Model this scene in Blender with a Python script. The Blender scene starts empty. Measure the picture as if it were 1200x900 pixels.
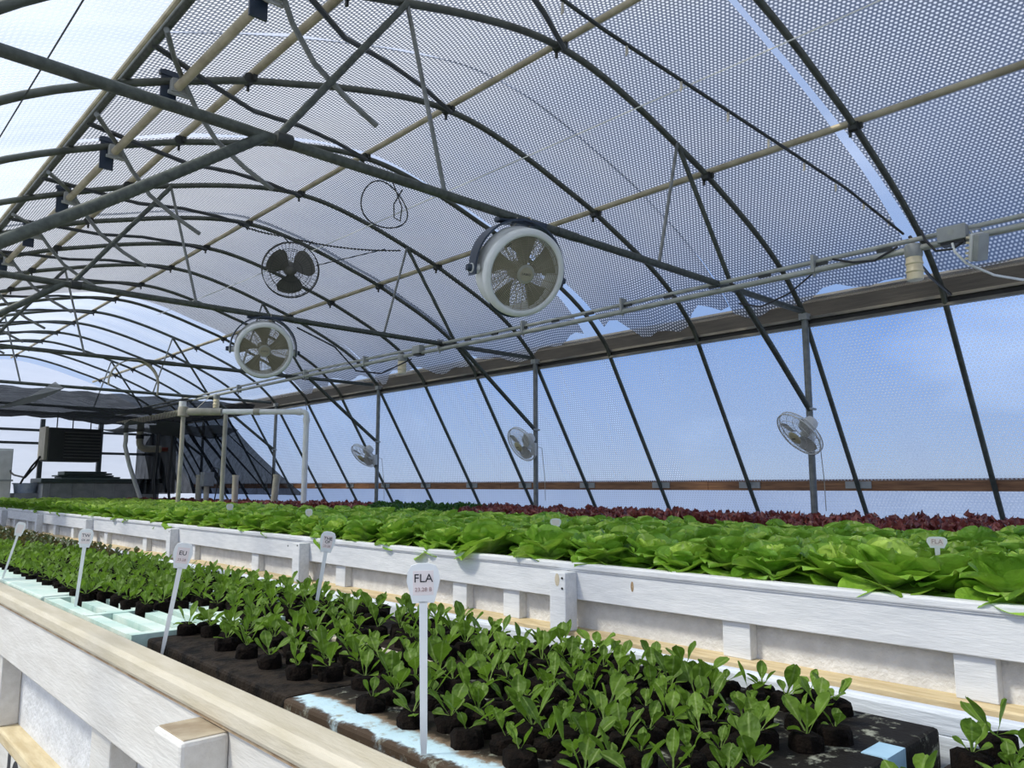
import bpy, math, random
from mathutils import Vector, Matrix, Euler
random.seed(7)
PI = math.pi
H0 = 1.15            # everything below is laid out relative to eye height; lifted by H0 at the end
C = bpy.context.scene.collection

# ------------------------------------------------------------------ materials
def newmat(name):
    m = bpy.data.materials.new(name); m.use_nodes = True
    nt = m.node_tree
    for n in list(nt.nodes): nt.nodes.remove(n)
    out = nt.nodes.new('ShaderNodeOutputMaterial')
    return m, nt, out
def N(nt, t, **kw):
    n = nt.nodes.new(t)
    for k, v in kw.items(): setattr(n, k, v)
    return n
def L(nt, a, b): nt.links.new(a, b)
def S(hexs):
    r = [int(hexs[i:i+2], 16)/255 for i in (0, 2, 4)]
    return tuple((c/12.92 if c <= .04045 else ((c+.055)/1.055)**2.4) for c in r) + (1,)
def ramp(nt, stops, fac=None):
    r = N(nt, 'ShaderNodeValToRGB')
    e = r.color_ramp.elements
    while len(e) < len(stops): e.new(.5)
    for i, (p, c) in enumerate(stops): e[i].position = p; e[i].color = c
    if fac is not None: L(nt, fac, r.inputs[0])
    return r
def noise(nt, scale, detail=4, rough=.6, coord='Object', stretch=None):
    tc = N(nt, 'ShaderNodeTexCoord')
    n = N(nt, 'ShaderNodeTexNoise'); n.inputs['Scale'].default_value = scale
    n.inputs['Detail'].default_value = detail; n.inputs['Roughness'].default_value = rough
    if stretch:
        mp = N(nt, 'ShaderNodeMapping'); mp.inputs['Scale'].default_value = stretch
        L(nt, tc.outputs[coord], mp.inputs[0]); L(nt, mp.outputs[0], n.inputs['Vector'])
    else: L(nt, tc.outputs[coord], n.inputs['Vector'])
    return n
def simple(name, c1, c2=None, scale=8, rough=.6, metal=0, bump=0, bscale=40, stretch=None, spec=.5, lo=.35, hi=.65):
    m, nt, out = newmat(name)
    b = N(nt, 'ShaderNodeBsdfPrincipled')
    b.inputs['Roughness'].default_value = rough; b.inputs['Metallic'].default_value = metal
    b.inputs['Specular IOR Level'].default_value = spec
    n = noise(nt, scale, stretch=stretch)
    r = ramp(nt, [(lo, S(c1)), (hi, S(c2 or c1))], n.outputs[0])
    L(nt, r.outputs[0], b.inputs['Base Color'])
    if bump:
        n2 = noise(nt, bscale, 3, .6, stretch=stretch)
        bp = N(nt, 'ShaderNodeBump'); bp.inputs['Strength'].default_value = bump; bp.inputs['Distance'].default_value = .01
        L(nt, n2.outputs[0], bp.inputs['Height']); L(nt, bp.outputs[0], b.inputs['Normal'])
    L(nt, b.outputs[0], out.inputs[0])
    return m

M = {}
M['steel'] = simple('galvanised_steel', '5c5f55', '494c44', 9, .45, .35)
M['post'] = simple('post_steel', '80837f', '686b68', 14, .45, .4)
M['darksteel'] = simple('dark_steel', '3c3f3c', '2c2f2d', 9, .5, .3)
M['chord'] = simple('chord_steel', '565b52', '3f433d', 30, .5, .3)
M['purlin'] = simple('tan_pipe', 'b5ab90', '968d74', 6, .55, .1)
M['conduit'] = simple('grey_conduit', 'a9aba2', '93958c', 8, .5, .1)
M['whitepaint'] = simple('white_painted_wood', 'e2e4e6', 'd2d5d8', 5, .6, 0, .25, 18, (8, 1, 8))
M['panel'] = simple('rough_white_panel', 'e0dfdd', 'cfcecc', 12, .7, 0, .7, 55)
M['creampaint'] = simple('cream_white_paint', 'dcd7cd', 'cfc9be', 5, .6, 0, .2, 18, (8, 1, 8))
M['worn'] = simple('worn_post_top', 'b5a68c', '8f7c62', 14, .8)
M['cream'] = simple('cream_stained_wood', 'cdc2ab', 'bfb398', 6, .65, 0, .15, 30, (6, 1, 6))
M['ledge'] = simple('tan_ledge', 'd9c7a0', 'c2ac82', 7, .7, 0, .2, 30, (6, 1, 6))
M['brown'] = simple('brown_stain', '8a6a48', 'b5a080', 20, .8)
M['board'] = simple('brown_board', '9a6f4a', '6e4a30', 6, .7, 0, .15, 20, (4, .6, 10))
M['eave'] = simple('weathered_eave_wood', '34322e', '232220', 7, .7, 0, .2, 30, (6, .5, 6))
M['eavelight'] = simple('aluminium_channel', '77746a', '5c5a52', 7, .5, .3, 0, 30, (6, .5, 6))
M['pvc'] = simple('white_pvc', 'f4f4ee', 'eaeae2', 5, .4)
M['pvcold'] = simple('aged_pvc', 'b9b3a0', '9d9785', 5, .5)
M['navy'] = simple('navy_plastic', '2b3848', '212c3a', 6, .4)
M['fanwhite'] = simple('fan_white_plastic', 'dcded9', 'cfd1cb', 5, .35)
M['fandark'] = simple('fan_taupe_plastic', 'a39c84', '8c866e', 5, .5)
M['blade'] = simple('fan_blade', '8f8a74', '7a745f', 5, .45)
M['hub'] = simple('fan_hub', '9b9a8b', '8b8a7b', 5, .4)
M['wirefan'] = simple('dusty_black_wire', '4a4a46', '393936', 9, .5, .2)
M['bladegrey'] = simple('grey_blade', '6d6b64', '5a5851', 4, .5, .2)
M['black'] = simple('black_rubber', '1c1c1c', '242424', 9, .5)
M['heater'] = simple('dark_heater', '2f302d', '262724', 5, .5)
M['louvre'] = simple('heater_louvre', '5a5a55', '4c4c47', 5, .4)
M['heatertan'] = simple('tan_heater_side', 'b9b2a0', 'a39c8a', 5, .6)
M['wallfan'] = simple('wall_fan_plastic', 'd9d8d2', 'c9c8c1', 6, .35)
M['wfblade'] = simple('wall_fan_blade', 'b5b4ac', 'a5a49c', 6, .35)
M['beige'] = simple('beige_hub', 'bdb695', 'aaa382', 6, .45)
M['lampcream'] = simple('cream_ceramic', 'e3d8b8', 'd2c5a2', 6, .4)
M['greybox'] = simple('grey_box', 'a4a6a2', '8f918d', 6, .5)
M['tank'] = simple('tank_skirt', '8b8f92', '767a7d', 5, .7)
M['tanklid'] = simple('dark_green_lid', '33403f', '283332', 5, .5)
M['bin'] = simple('grey_bin', 'a9b2bd', '8794a8', 9, .5)
M['stake'] = simple('white_stake_plastic', 'f1f2ee', 'e6e7e3', 6, .35)
M['ink'] = simple('black_ink', '2a2a2e', '222226', 6, .6)
M['inkred'] = simple('red_ink', 'b79a94', 'a58882', 6, .6)
M['stkpaper'] = simple('pinkish_paper', 'f2e6e0', 'ecdfd8', 6, .6)
M['water'] = simple('dark_wet_trough', '141512', '0d0e0c', 9, .25)
M['soil'] = simple('dark_soil', '1c1510', '0a0806', 60, .95, 0, .8, 90, None, .1)
M['floor'] = simple('grey_gravel', '8d8a84', '6f6c67', 30, .9, 0, .5, 60)
M['ground'] = simple('pale_ground', 'a9b0b8', '98a0a8', .3, .9)
M['rust'] = simple('red_valve', '8a3b2a', '6e2d20', 9, .5)

def raft_mat():
    m, nt, out = newmat('stained_blue_foam')
    b = N(nt, 'ShaderNodeBsdfPrincipled'); b.inputs['Roughness'].default_value = .75
    b.inputs['Specular IOR Level'].default_value = .2
    tc = N(nt, 'ShaderNodeTexCoord'); sp = N(nt, 'ShaderNodeSeparateXYZ'); L(nt, tc.outputs['Object'], sp.inputs[0])
    n1 = noise(nt, 16, 6, .65)
    # distance from the long edge (object x) wobbled by noise decides clean foam or algae
    ad = N(nt, 'ShaderNodeMath', operation='MULTIPLY_ADD'); L(nt, n1.outputs[0], ad.inputs[0]); ad.inputs[1].default_value = .085
    L(nt, sp.outputs[0], ad.inputs[2])
    r = ramp(nt, [(.050, S('4a3c2e')), (.058, S('c6dde2')), (.083, S('b9d2d6')), (.094, S('7d6a54')), (.108, S('2e271d')), (.14, S('1b1712'))], ad.outputs[0])
    n2 = noise(nt, 26, 6, .7)
    r2 = ramp(nt, [(.56, (0, 0, 0, 1)), (.66, (1, 1, 1, 1))], n2.outputs[0])
    mx = N(nt, 'ShaderNodeMixRGB'); L(nt, r2.outputs[0], mx.inputs[0]); L(nt, r.outputs[0], mx.inputs[1]); mx.inputs[2].default_value = S('9a9a88')
    L(nt, mx.outputs[0], b.inputs['Base Color'])
    bp = N(nt, 'ShaderNodeBump'); bp.inputs['Strength'].default_value = .5; bp.inputs['Distance'].default_value = .006
    L(nt, n2.outputs[0], bp.inputs['Height']); L(nt, bp.outputs[0], b.inputs['Normal'])
    L(nt, b.outputs[0], out.inputs[0]); return m
M['raft'] = raft_mat()
M['raftblue'] = simple('pale_blue_foam', '2a231c', 'a9c9d6', 9, .7, 0, .3, 60, None, .2, .45, .6)
M['cleanfoam'] = simple('clean_blue_foam', 'b4d3e2', '9cc0d4', 12, .7)
M['raftgreen'] = simple('pale_green_foam', 'dfe8da', 'bcd6c8', 9, .7, 0, .2, 60, None, .2)
M['raftwhite'] = simple('white_foam', 'e2e4de', 'c9ccc4', 9, .7)
M['raftdark'] = simple('algae_black_foam', '2e261e', '100d0a', 18, .8, 0, .6, 60, None, .15, .45, .6)

def leafmat(name, c1, c2, rib, trans, rough=.4, tcol=None, rim=None, coat=.4):
    m, nt, out = newmat(name)
    uv = N(nt, 'ShaderNodeUVMap'); sp = N(nt, 'ShaderNodeSeparateXYZ'); L(nt, uv.outputs[0], sp.inputs[0])
    n = noise(nt, 30, 4, .6); oi = N(nt, 'ShaderNodeObjectInfo')
    ad = N(nt, 'ShaderNodeMath', operation='MULTIPLY_ADD'); L(nt, oi.outputs['Random'], ad.inputs[0]); ad.inputs[1].default_value = .3
    L(nt, n.outputs[0], ad.inputs[2])
    r = ramp(nt, [(.4, S(c1)), (.85, S(c2))], ad.outputs[0])
    # midrib from the leaf's own v coordinate
    a = N(nt, 'ShaderNodeMath', operation='SUBTRACT'); L(nt, sp.outputs[1], a.inputs[0]); a.inputs[1].default_value = .5
    a2 = N(nt, 'ShaderNodeMath', operation='ABSOLUTE'); L(nt, a.outputs[0], a2.inputs[0])
    rr = ramp(nt, [(.0, (1, 1, 1, 1)), (.09, (0, 0, 0, 1))], a2.outputs[0])
    k = N(nt, 'ShaderNodeMath', operation='MULTIPLY'); L(nt, rr.outputs[0], k.inputs[0]); k.inputs[1].default_value = .7
    mx = N(nt, 'ShaderNodeMixRGB'); L(nt, k.outputs[0], mx.inputs[0]); L(nt, r.outputs[0], mx.inputs[1]); mx.inputs[2].default_value = S(rib)
    # leaf base is paler
    rb = ramp(nt, [(.0, (1, 1, 1, 1)), (.4, (0, 0, 0, 1))], sp.outputs[0])
    k2 = N(nt, 'ShaderNodeMath', operation='MULTIPLY'); L(nt, rb.outputs[0], k2.inputs[0]); k2.inputs[1].default_value = .55
    mx2 = N(nt, 'ShaderNodeMixRGB'); L(nt, k2.outputs[0], mx2.inputs[0]); L(nt, mx.outputs[0], mx2.inputs[1]); mx2.inputs[2].default_value = S(rib)
    col = mx2.outputs[0]
    b = N(nt, 'ShaderNodeBsdfPrincipled'); b.inputs['Roughness'].default_value = rough; b.inputs['Specular IOR Level'].default_value = coat
    L(nt, col, b.inputs['Base Color'])
    w = N(nt, 'ShaderNodeTexNoise'); w.inputs['Scale'].default_value = 34; w.inputs['Detail'].default_value = 3
    tc = N(nt, 'ShaderNodeTexCoord'); L(nt, tc.outputs['Object'], w.inputs['Vector'])
    bp = N(nt, 'ShaderNodeBump'); bp.inputs['Strength'].default_value = .7; bp.inputs['Distance'].default_value = .022
    L(nt, w.outputs[0], bp.inputs['Height']); L(nt, bp.outputs[0], b.inputs['Normal'])
    t = N(nt, 'ShaderNodeBsdfTranslucent')
    if tcol: 
        mt = N(nt, 'ShaderNodeMixRGB'); mt.inputs[0].default_value = .6; L(nt, col, mt.inputs[1]); mt.inputs[2].default_value = S(tcol)
        L(nt, mt.outputs[0], t.inputs[0])
    else: L(nt, col, t.inputs[0])
    ms = N(nt, 'ShaderNodeMixShader'); ms.inputs[0].default_value = trans
    L(nt, b.outputs[0], ms.inputs[1]); L(nt, t.outputs[0], ms.inputs[2]); L(nt, ms.outputs[0], out.inputs[0])
    return m
M['lettuce'] = leafmat('butterhead_leaf', '6c9e30', '98c446', 'bcd47c', .32, .36, 'b4d450')
M['lettuceheart'] = leafmat('butterhead_heart_leaf', 'b0d450', 'cee870', 'e0eda6', .38, .4, 'd4ea70')  # heart leaves are naturally paler; sunlit brightness of the tops is painted in too
M['redleaf'] = leafmat('red_lettuce_leaf', 'a2584c', '6a3230', 'a8886a', .2, .3, '9a4a3c', None, .6)
M['darkleaf'] = leafmat('dark_green_leaf', '2f5222', '3e6a2a', '7a9a50', .3, .4, '5a8a2c')
M['seedling'] = leafmat('seedling_leaf', '4b651e', '6d8a2e', '98aa64', .32, .5, '8cbc38', None, .22)
M['seedred'] = leafmat('seedling_red_leaf', '5a3a2c', '3f5a2a', '7a6a4a', .3, .42, '7a5a30')

def film(name, tint, scat, cell=None, base=.35, dot=.8, trans=(.92, .95, 1, 1), stains=0.0, web=None):
    """Translucent sheet. UV are metres on the sheet. With cell, round air bubbles scatter more than the web between them."""
    m, nt, out = newmat(name)
    tr = N(nt, 'ShaderNodeBsdfTransparent'); tr.inputs[0].default_value = trans
    tl = N(nt, 'ShaderNodeBsdfTranslucent'); tl.inputs[0].default_value = tint
    df = N(nt, 'ShaderNodeBsdfDiffuse'); df.inputs[0].default_value = tint
    a = N(nt, 'ShaderNodeMixShader'); a.inputs[0].default_value = .35
    L(nt, tl.outputs[0], a.inputs[1]); L(nt, df.outputs[0], a.inputs[2])
    mix = N(nt, 'ShaderNodeMixShader')
    L(nt, tr.outputs[0], mix.inputs[1]); L(nt, a.outputs[0], mix.inputs[2])
    uv = N(nt, 'ShaderNodeUVMap')
    nz = N(nt, 'ShaderNodeTexNoise'); nz.inputs['Scale'].default_value = 1.3; nz.inputs['Detail'].default_value = 5
    mp = N(nt, 'ShaderNodeMapping'); mp.inputs['Scale'].default_value = (.35, 1.6, 1)
    L(nt, uv.outputs[0], mp.inputs[0]); L(nt, mp.outputs[0], nz.inputs['Vector'])
    if cell:
        def grid(off):
            sc = N(nt, 'ShaderNodeVectorMath', operation='DIVIDE'); L(nt, uv.outputs[0], sc.inputs[0]); sc.inputs[1].default_value = (cell*1.732, cell, 1)
            ad = N(nt, 'ShaderNodeVectorMath', operation='ADD'); L(nt, sc.outputs[0], ad.inputs[0]); ad.inputs[1].default_value = (off, off, 0)
            fr = N(nt, 'ShaderNodeVectorMath', operation='FRACTION'); L(nt, ad.outputs[0], fr.inputs[0])
            sb = N(nt, 'ShaderNodeVectorMath', operation='SUBTRACT'); L(nt, fr.outputs[0], sb.inputs[0]); sb.inputs[1].default_value = (.5, .5, 0)
            ml = N(nt, 'ShaderNodeVectorMath', operation='MULTIPLY'); L(nt, sb.outputs[0], ml.inputs[0]); ml.inputs[1].default_value = (1.732, 1, 0)
            ln = N(nt, 'ShaderNodeVectorMath', operation='LENGTH'); L(nt, ml.outputs[0], ln.inputs[0])
            return ln.outputs['Value']
        mn = N(nt, 'ShaderNodeMath', operation='MINIMUM'); L(nt, grid(0), mn.inputs[0]); L(nt, grid(.5), mn.inputs[1])
        mr = N(nt, 'ShaderNodeMapRange'); mr.interpolation_type = 'SMOOTHSTEP'
        mr.inputs['From Min'].default_value = .42; mr.inputs['From Max'].default_value = .16
        mr.inputs['To Min'].default_value = base; mr.inputs['To Max'].default_value = dot
        L(nt, mn.outputs[0], mr.inputs['Value'])
        fac = mr.outputs[0]
        if web:
            mq = N(nt, 'ShaderNodeMapRange'); mq.interpolation_type = 'SMOOTHSTEP'
            mq.inputs['From Min'].default_value = .42; mq.inputs['From Max'].default_value = .14
            L(nt, mn.outputs[0], mq.inputs['Value'])
            mc = N(nt, 'ShaderNodeMixRGB'); L(nt, mq.outputs[0], mc.inputs[0]); mc.inputs[1].default_value = web; mc.inputs[2].default_value = tint
            L(nt, mc.outputs[0], tl.inputs[0]); L(nt, mc.outputs[0], df.inputs[0])
    else:
        v = N(nt, 'ShaderNodeValue'); v.outputs[0].default_value = scat; fac = v.outputs[0]
    if stains:
        ms = N(nt, 'ShaderNodeMapRange'); ms.inputs['From Min'].default_value = .35; ms.inputs['From Max'].default_value = .75
        ms.inputs['To Min'].default_value = -stains; ms.inputs['To Max'].default_value = stains
        L(nt, nz.outputs[0], ms.inputs['Value'])
        ad = N(nt, 'ShaderNodeMath', operation='ADD', use_clamp=True); L(nt, fac, ad.inputs[0]); L(nt, ms.outputs[0], ad.inputs[1]); fac = ad.outputs[0]
    # a slanted path through the sheet meets more of it
    ge = N(nt, 'ShaderNodeNewGeometry'); dp = N(nt, 'ShaderNodeVectorMath', operation='DOT_PRODUCT')
    L(nt, ge.outputs['Incoming'], dp.inputs[0]); L(nt, ge.outputs['Normal'], dp.inputs[1])
    ab = N(nt, 'ShaderNodeMath', operation='ABSOLUTE'); L(nt, dp.outputs['Value'], ab.inputs[0])
    mx_ = N(nt, 'ShaderNodeMath', operation='MAXIMUM'); L(nt, ab.outputs[0], mx_.inputs[0]); mx_.inputs[1].default_value = .22
    iv = N(nt, 'ShaderNodeMath', operation='DIVIDE'); iv.inputs[0].default_value = 1.0; L(nt, mx_.outputs[0], iv.inputs[1])
    om = N(nt, 'ShaderNodeMath', operation='SUBTRACT'); om.inputs[0].default_value = 1.0; L(nt, fac, om.inputs[1])
    pw = N(nt, 'ShaderNodeMath', operation='POWER'); L(nt, om.outputs[0], pw.inputs[0]); L(nt, iv.outputs[0], pw.inputs[1])
    o2 = N(nt, 'ShaderNodeMath', operation='SUBTRACT', use_clamp=True); o2.inputs[0].default_value = 1.0; L(nt, pw.outputs[0], o2.inputs[1])
    L(nt, o2.outputs[0], mix.inputs[0]); L(nt, mix.outputs[0], out.inputs[0])
    return m
M['outer'] = film('greenhouse_outer_film', S('f2f2f0'), .15, trans=(.97, .97, .96, 1), stains=.06)
M['bubble'] = film('bubble_insulation', S('f4f7fd'), 0, .031, .55, .72, trans=(.38, .43, .52, 1), stains=.08, web=S('6a717c'))
M['bubbleleft'] = film('thin_bubble_film', S('dde7f5'), 0, .038, .07, .28, trans=(.92, .96, 1, 1), stains=.06)
M['bubblewall'] = film('bubble_wall_film', S('fafcff'), 0, .034, .16, .56, trans=(.82, .90, 1, 1), stains=.09)
M['lowfilm'] = film('lower_wall_film', S('ccd8ea'), 0, .036, .62, .40, trans=(.8, .86, .95, 1), stains=.06)
M['endfilm'] = film('end_wall_film', S('f4f6fa'), .72, trans=(.97, .98, 1, 1), stains=.1)
M['shade'] = None
def shademat(name, c, op):
    m, nt, out = newmat(name)
    tr = N(nt, 'ShaderNodeBsdfTransparent')
    d = N(nt, 'ShaderNodeBsdfDiffuse'); d.inputs[0].default_value = S(c)
    tl = N(nt, 'ShaderNodeBsdfTranslucent'); tl.inputs[0].default_value = S(c)
    a = N(nt, 'ShaderNodeMixShader'); a.inputs[0].default_value = .12; L(nt, d.outputs[0], a.inputs[1]); L(nt, tl.outputs[0], a.inputs[2])
    mix = N(nt, 'ShaderNodeMixShader'); L(nt, tr.outputs[0], mix.inputs[1]); L(nt, a.outputs[0], mix.inputs[2])
    n = noise(nt, 3, 4, .6, 'Object', (1, 6, 1))
    mr = N(nt, 'ShaderNodeMapRange'); mr.inputs['To Min'].default_value = op-.12; mr.inputs['To Max'].default_value = op+.12
    L(nt, n.outputs[0], mr.inputs['Value']); L(nt, mr.outputs[0], mix.inputs[0]); L(nt, mix.outputs[0], out.inputs[0])
    return m
M['shade'] = shademat('black_shade_net', '33363a', .90)
M['shadelight'] = shademat('grey_shade_net', '5a5e62', .84)
M['curtain'] = shademat('dark_shade_curtain', '282c31', .88)

# ------------------------------------------------------------------ mesh helpers
class MB:
    def __init__(s): s.v = []; s.f = []; s.uv = []; s.mi = []; s.cur = 0
    def add(s, vs, fs, uvs=None):
        b = len(s.v); s.v += [tuple(p) for p in vs]
        for f in fs:
            s.f.append(tuple(b+i for i in f)); s.mi.append(s.cur)
            s.uv.append([uvs[i] for i in f] if uvs else [(0, 0)]*len(f))
        return s
    def box(s, x0, x1, y0, y1, z0, z1, mat=None):
        vs = [Vector((x, y, z)) for z in (z0, z1) for y in (y0, y1) for x in (x0, x1)]
        if mat: vs = [mat @ v for v in vs]
        return s.add(vs, [(0, 2, 3, 1), (4, 5, 7, 6), (0, 1, 5, 4), (2, 6, 7, 3), (0, 4, 6, 2), (1, 3, 7, 5)])
    def tube(s, pts, r, n=10, closed=False, caps=True):
        pts = [Vector(p) for p in pts]; k = len(pts)
        rr = r if isinstance(r, (list, tuple)) else [r]*k
        tang = []
        for i in range(k):
            a = pts[(i-1) % k] if (closed or i > 0) else pts[i]; b = pts[(i+1) % k] if (closed or i < k-1) else pts[i]
            tang.append((b-a).normalized())
        t0 = tang[0]; u = t0.orthogonal().normalized(); rings = []
        for i in range(k):
            if i > 0:
                ax = tang[i-1].cross(tang[i])
                if ax.length > 1e-7: u = Matrix.Rotation(tang[i-1].angle(tang[i]), 3, ax.normalized()) @ u
            w = tang[i].cross(u).normalized(); u = w.cross(tang[i]).normalized()
            rings.append([pts[i] + (u*math.cos(2*PI*j/n) + w*math.sin(2*PI*j/n))*rr[i] for j in range(n)])
        vs = [p for q in rings for p in q]; fs = []
        for i in range(k if closed else k-1):
            i2 = (i+1) % k
            for j in range(n): fs.append((i*n+j, i*n+(j+1) % n, i2*n+(j+1) % n, i2*n+j))
        if caps and not closed: fs += [tuple(reversed(range(n))), tuple((k-1)*n+j for j in range(n))]
        return s.add(vs, fs)
    def cyl(s, a, b, r, n=16): return s.tube([a, b], r, n)
    def ring(s, R, z, r, n=40, m=5, cx=0, cy=0):
        return s.tube([(cx+R*math.cos(2*PI*i/n), cy+R*math.sin(2*PI*i/n), z) for i in range(n)], r, m, True)
    def lathe(s, prof, n=40, closed=False):
        """prof: (radius, z) pairs turned about z"""
        k = len(prof); vs = [(r*math.cos(2*PI*j/n), r*math.sin(2*PI*j/n), z) for r, z in prof for j in range(n)]; fs = []
        for i in range(k if closed else k-1):
            i2 = (i+1) % k
            for j in range(n): fs.append((i*n+j, i*n+(j+1) % n, i2*n+(j+1) % n, i2*n+j))
        return s.add(vs, fs)
    def grid(s, P, uvf=None):
        nu, nv = len(P), len(P[0]); vs = [p for r in P for p in r]
        uvs = [uvf(i, j) for i in range(nu) for j in range(nv)] if uvf else [(i/max(1, nu-1), j/max(1, nv-1)) for i in range(nu) for j in range(nv)]
        return s.add(vs, [(i*nv+j, i*nv+j+1, (i+1)*nv+j+1, (i+1)*nv+j) for i in range(nu-1) for j in range(nv-1)], uvs)
    def mesh(s, name, mats, smooth=True, angle=40):
        me = bpy.data.meshes.new(name); me.from_pydata(s.v, [], s.f)
        ul = me.uv_layers.new(name='UVMap')
        ul.data.foreach_set('uv', [c for f in s.uv for p in f for c in p])
        for m in (mats if isinstance(mats, list) else [mats]): me.materials.append(m)
        me.polygons.foreach_set('material_index', s.mi)
        me.update()
        if smooth:
            me.shade_smooth(); me.set_sharp_from_angle(angle=math.radians(angle))
        return me
    def build(s, name, mats, parent=None, smooth=True, bevel=0, angle=40):
        return link(name, s.mesh(name, mats, smooth, angle), parent, bevel)
def link(name, me, parent=None, bevel=0):
    o = bpy.data.objects.new(name, me); C.objects.link(o)
    if parent is not None: o.parent = parent
    if bevel:
        md = o.modifiers.new('bevel', 'BEVEL'); md.width = bevel; md.segments = 2; md.limit_method = 'ANGLE'
    return o
def tag(o, label=None, cat=None, group=None, kind=None):
    if label: o['label'] = label
    if cat: o['category'] = cat
    if group: o['group'] = group
    if kind: o['kind'] = kind
    return o
def empty(name, loc=(0, 0, 0), label=None, cat=None, group=None):
    o = bpy.data.objects.new(name, None); C.objects.link(o); o.location = loc; o.empty_display_size = .1
    return tag(o, label, cat, group)
def struct(name, mb, m, **k): return tag(mb.build(name, m, None, **k), kind='structure')
def text_mesh(name, body, size, m, parent, mat4, align='CENTER', bold=0):
    cu = bpy.data.curves.new(name, 'FONT'); cu.body = body; cu.size = size; cu.align_x = align; cu.align_y = 'CENTER'; cu.extrude = .0003; cu.offset = bold
    to = bpy.data.objects.new('tmp', cu); C.objects.link(to)
    dg = bpy.context.evaluated_depsgraph_get(); me = bpy.data.meshes.new_from_object(to.evaluated_get(dg))
    bpy.data.objects.remove(to); bpy.data.curves.remove(cu)
    me.materials.clear(); me.materials.append(m)
    o = link(name, me, parent); o.matrix_local = mat4; return o
def copy_tree(o, parent=None):
    c = o.copy(); C.objects.link(c); c.parent = parent
    for ch in o.children: copy_tree(ch, c)
    return c
ORD = ['first', 'second', 'third', 'fourth', 'fifth', 'sixth', 'seventh', 'eighth', 'ninth', 'tenth', 'eleventh', 'twelfth', 'thirteenth', 'fourteenth', 'fifteenth', 'sixteenth', 'seventeenth', 'eighteenth', 'nineteenth', 'twentieth']

# ------------------------------------------------------------------ hoop profile
XC = 3.6
U_ = [0, .2, .45, .72, 1.0, 1.33, 1.66, 1.98, 2.37, 2.73, 3.0, 3.2, 3.35]
Z_ = [2.972, 2.965, 2.93, 2.872, 2.80, 2.70, 2.60, 2.475, 2.315, 2.14, 1.97, 1.80, 1.655]
def prof(x):
    u = abs(x-XC)
    if u >= 3.35: return 1.655
    for i in range(len(U_)-1):
        if u <= U_[i+1]:
            t = (u-U_[i])/(U_[i+1]-U_[i]); return Z_[i]*(1-t)+Z_[i+1]*t
def leg(z):            # half width of the slanted side wall at height z
    return 3.44 + (1.50-z)*(.87/1.42)
ARCH = []              # (x, z) from left eave to right eave
for u, z in reversed(list(zip(U_, Z_))): ARCH.append((XC-u, z))
for u, z in list(zip(U_, Z_))[1:]: ARCH.append((XC+u, z))
ZF = -H0
LEGR = [(XC+3.35, 1.655), (XC+3.40, 1.57), (XC+leg(1.44), 1.44), (XC+leg(.6), .6), (XC+leg(-.3), -.3), (XC+leg(ZF), ZF)]
LEGL = [(2*XC-x, z) for x, z in LEGR]
FULL = list(reversed(LEGL)) + ARCH[1:-1] + LEGR
Y0, Y1 = -2.2, 21.2
def hy(k): return 3.35 + 1.22*k

def offset_profile(pts, d):
    out = []
    for i, p in enumerate(pts):
        a = Vector(pts[max(0, i-1)]); b = Vector(pts[min(len(pts)-1, i+1)]); t = (b-a).normalized()
        n = Vector((-t.y, t.x)); out.append((p[0]+n.x*d, p[1]+n.y*d))
    return out
def dens(pts, n=3):
    o = []
    for a, b in zip(pts, pts[1:]):
        for i in range(n): o.append((a[0]+(b[0]-a[0])*i/n, a[1]+(b[1]-a[1])*i/n))
    return o + [pts[-1]]

# ------------------------------------------------------------------ floor and ground
mb = MB(); mb.box(-1.6, 8.8, Y0-.3, Y1+.3, ZF-.1, ZF); struct('floor', mb, M['floor'], smooth=False)
mb = MB(); mb.box(-400, 400, -400, 400, ZF-.4, ZF-.2); struct('ground', mb, M['ground'], smooth=False)

# ------------------------------------------------------------------ outer film: ceiling, walls
def sheet(pts2, ya, yb, ny, zfun=None):
    s_ = [0]
    for a, b in zip(pts2, pts2[1:]): s_.append(s_[-1] + math.hypot(b[0]-a[0], b[1]-a[1]))
    P = [[(p[0], ya+(yb-ya)*j/ny, p[1]) for j in range(ny+1)] for p in pts2]
    return MB().grid(P, lambda i, j: (s_[i], ya+(yb-ya)*j/ny)), s_
roof = offset_profile(ARCH, .13)
mb, _ = sheet(roof, Y0, Y1, 24); struct('ceiling', mb, M['outer'])
def wall_sheet(sign, ztop, zbot, d=.05):
    pts = []
    for i in range(9):
        z = ztop + (zbot-ztop)*i/8; pts.append((XC + sign*(leg(z)+d), z))
    return sheet(pts, Y0, Y1, 24)[0]
struct('wall_right', wall_sheet(1, 1.60, .035), M['bubblewall'])
o = wall_sheet(1, .0, ZF).build('lower_film', M['lowfilm'], bpy.data.objects['wall_right'])
struct('wall_left', wall_sheet(-1, 1.60, ZF), M['bubblewall'])
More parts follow.
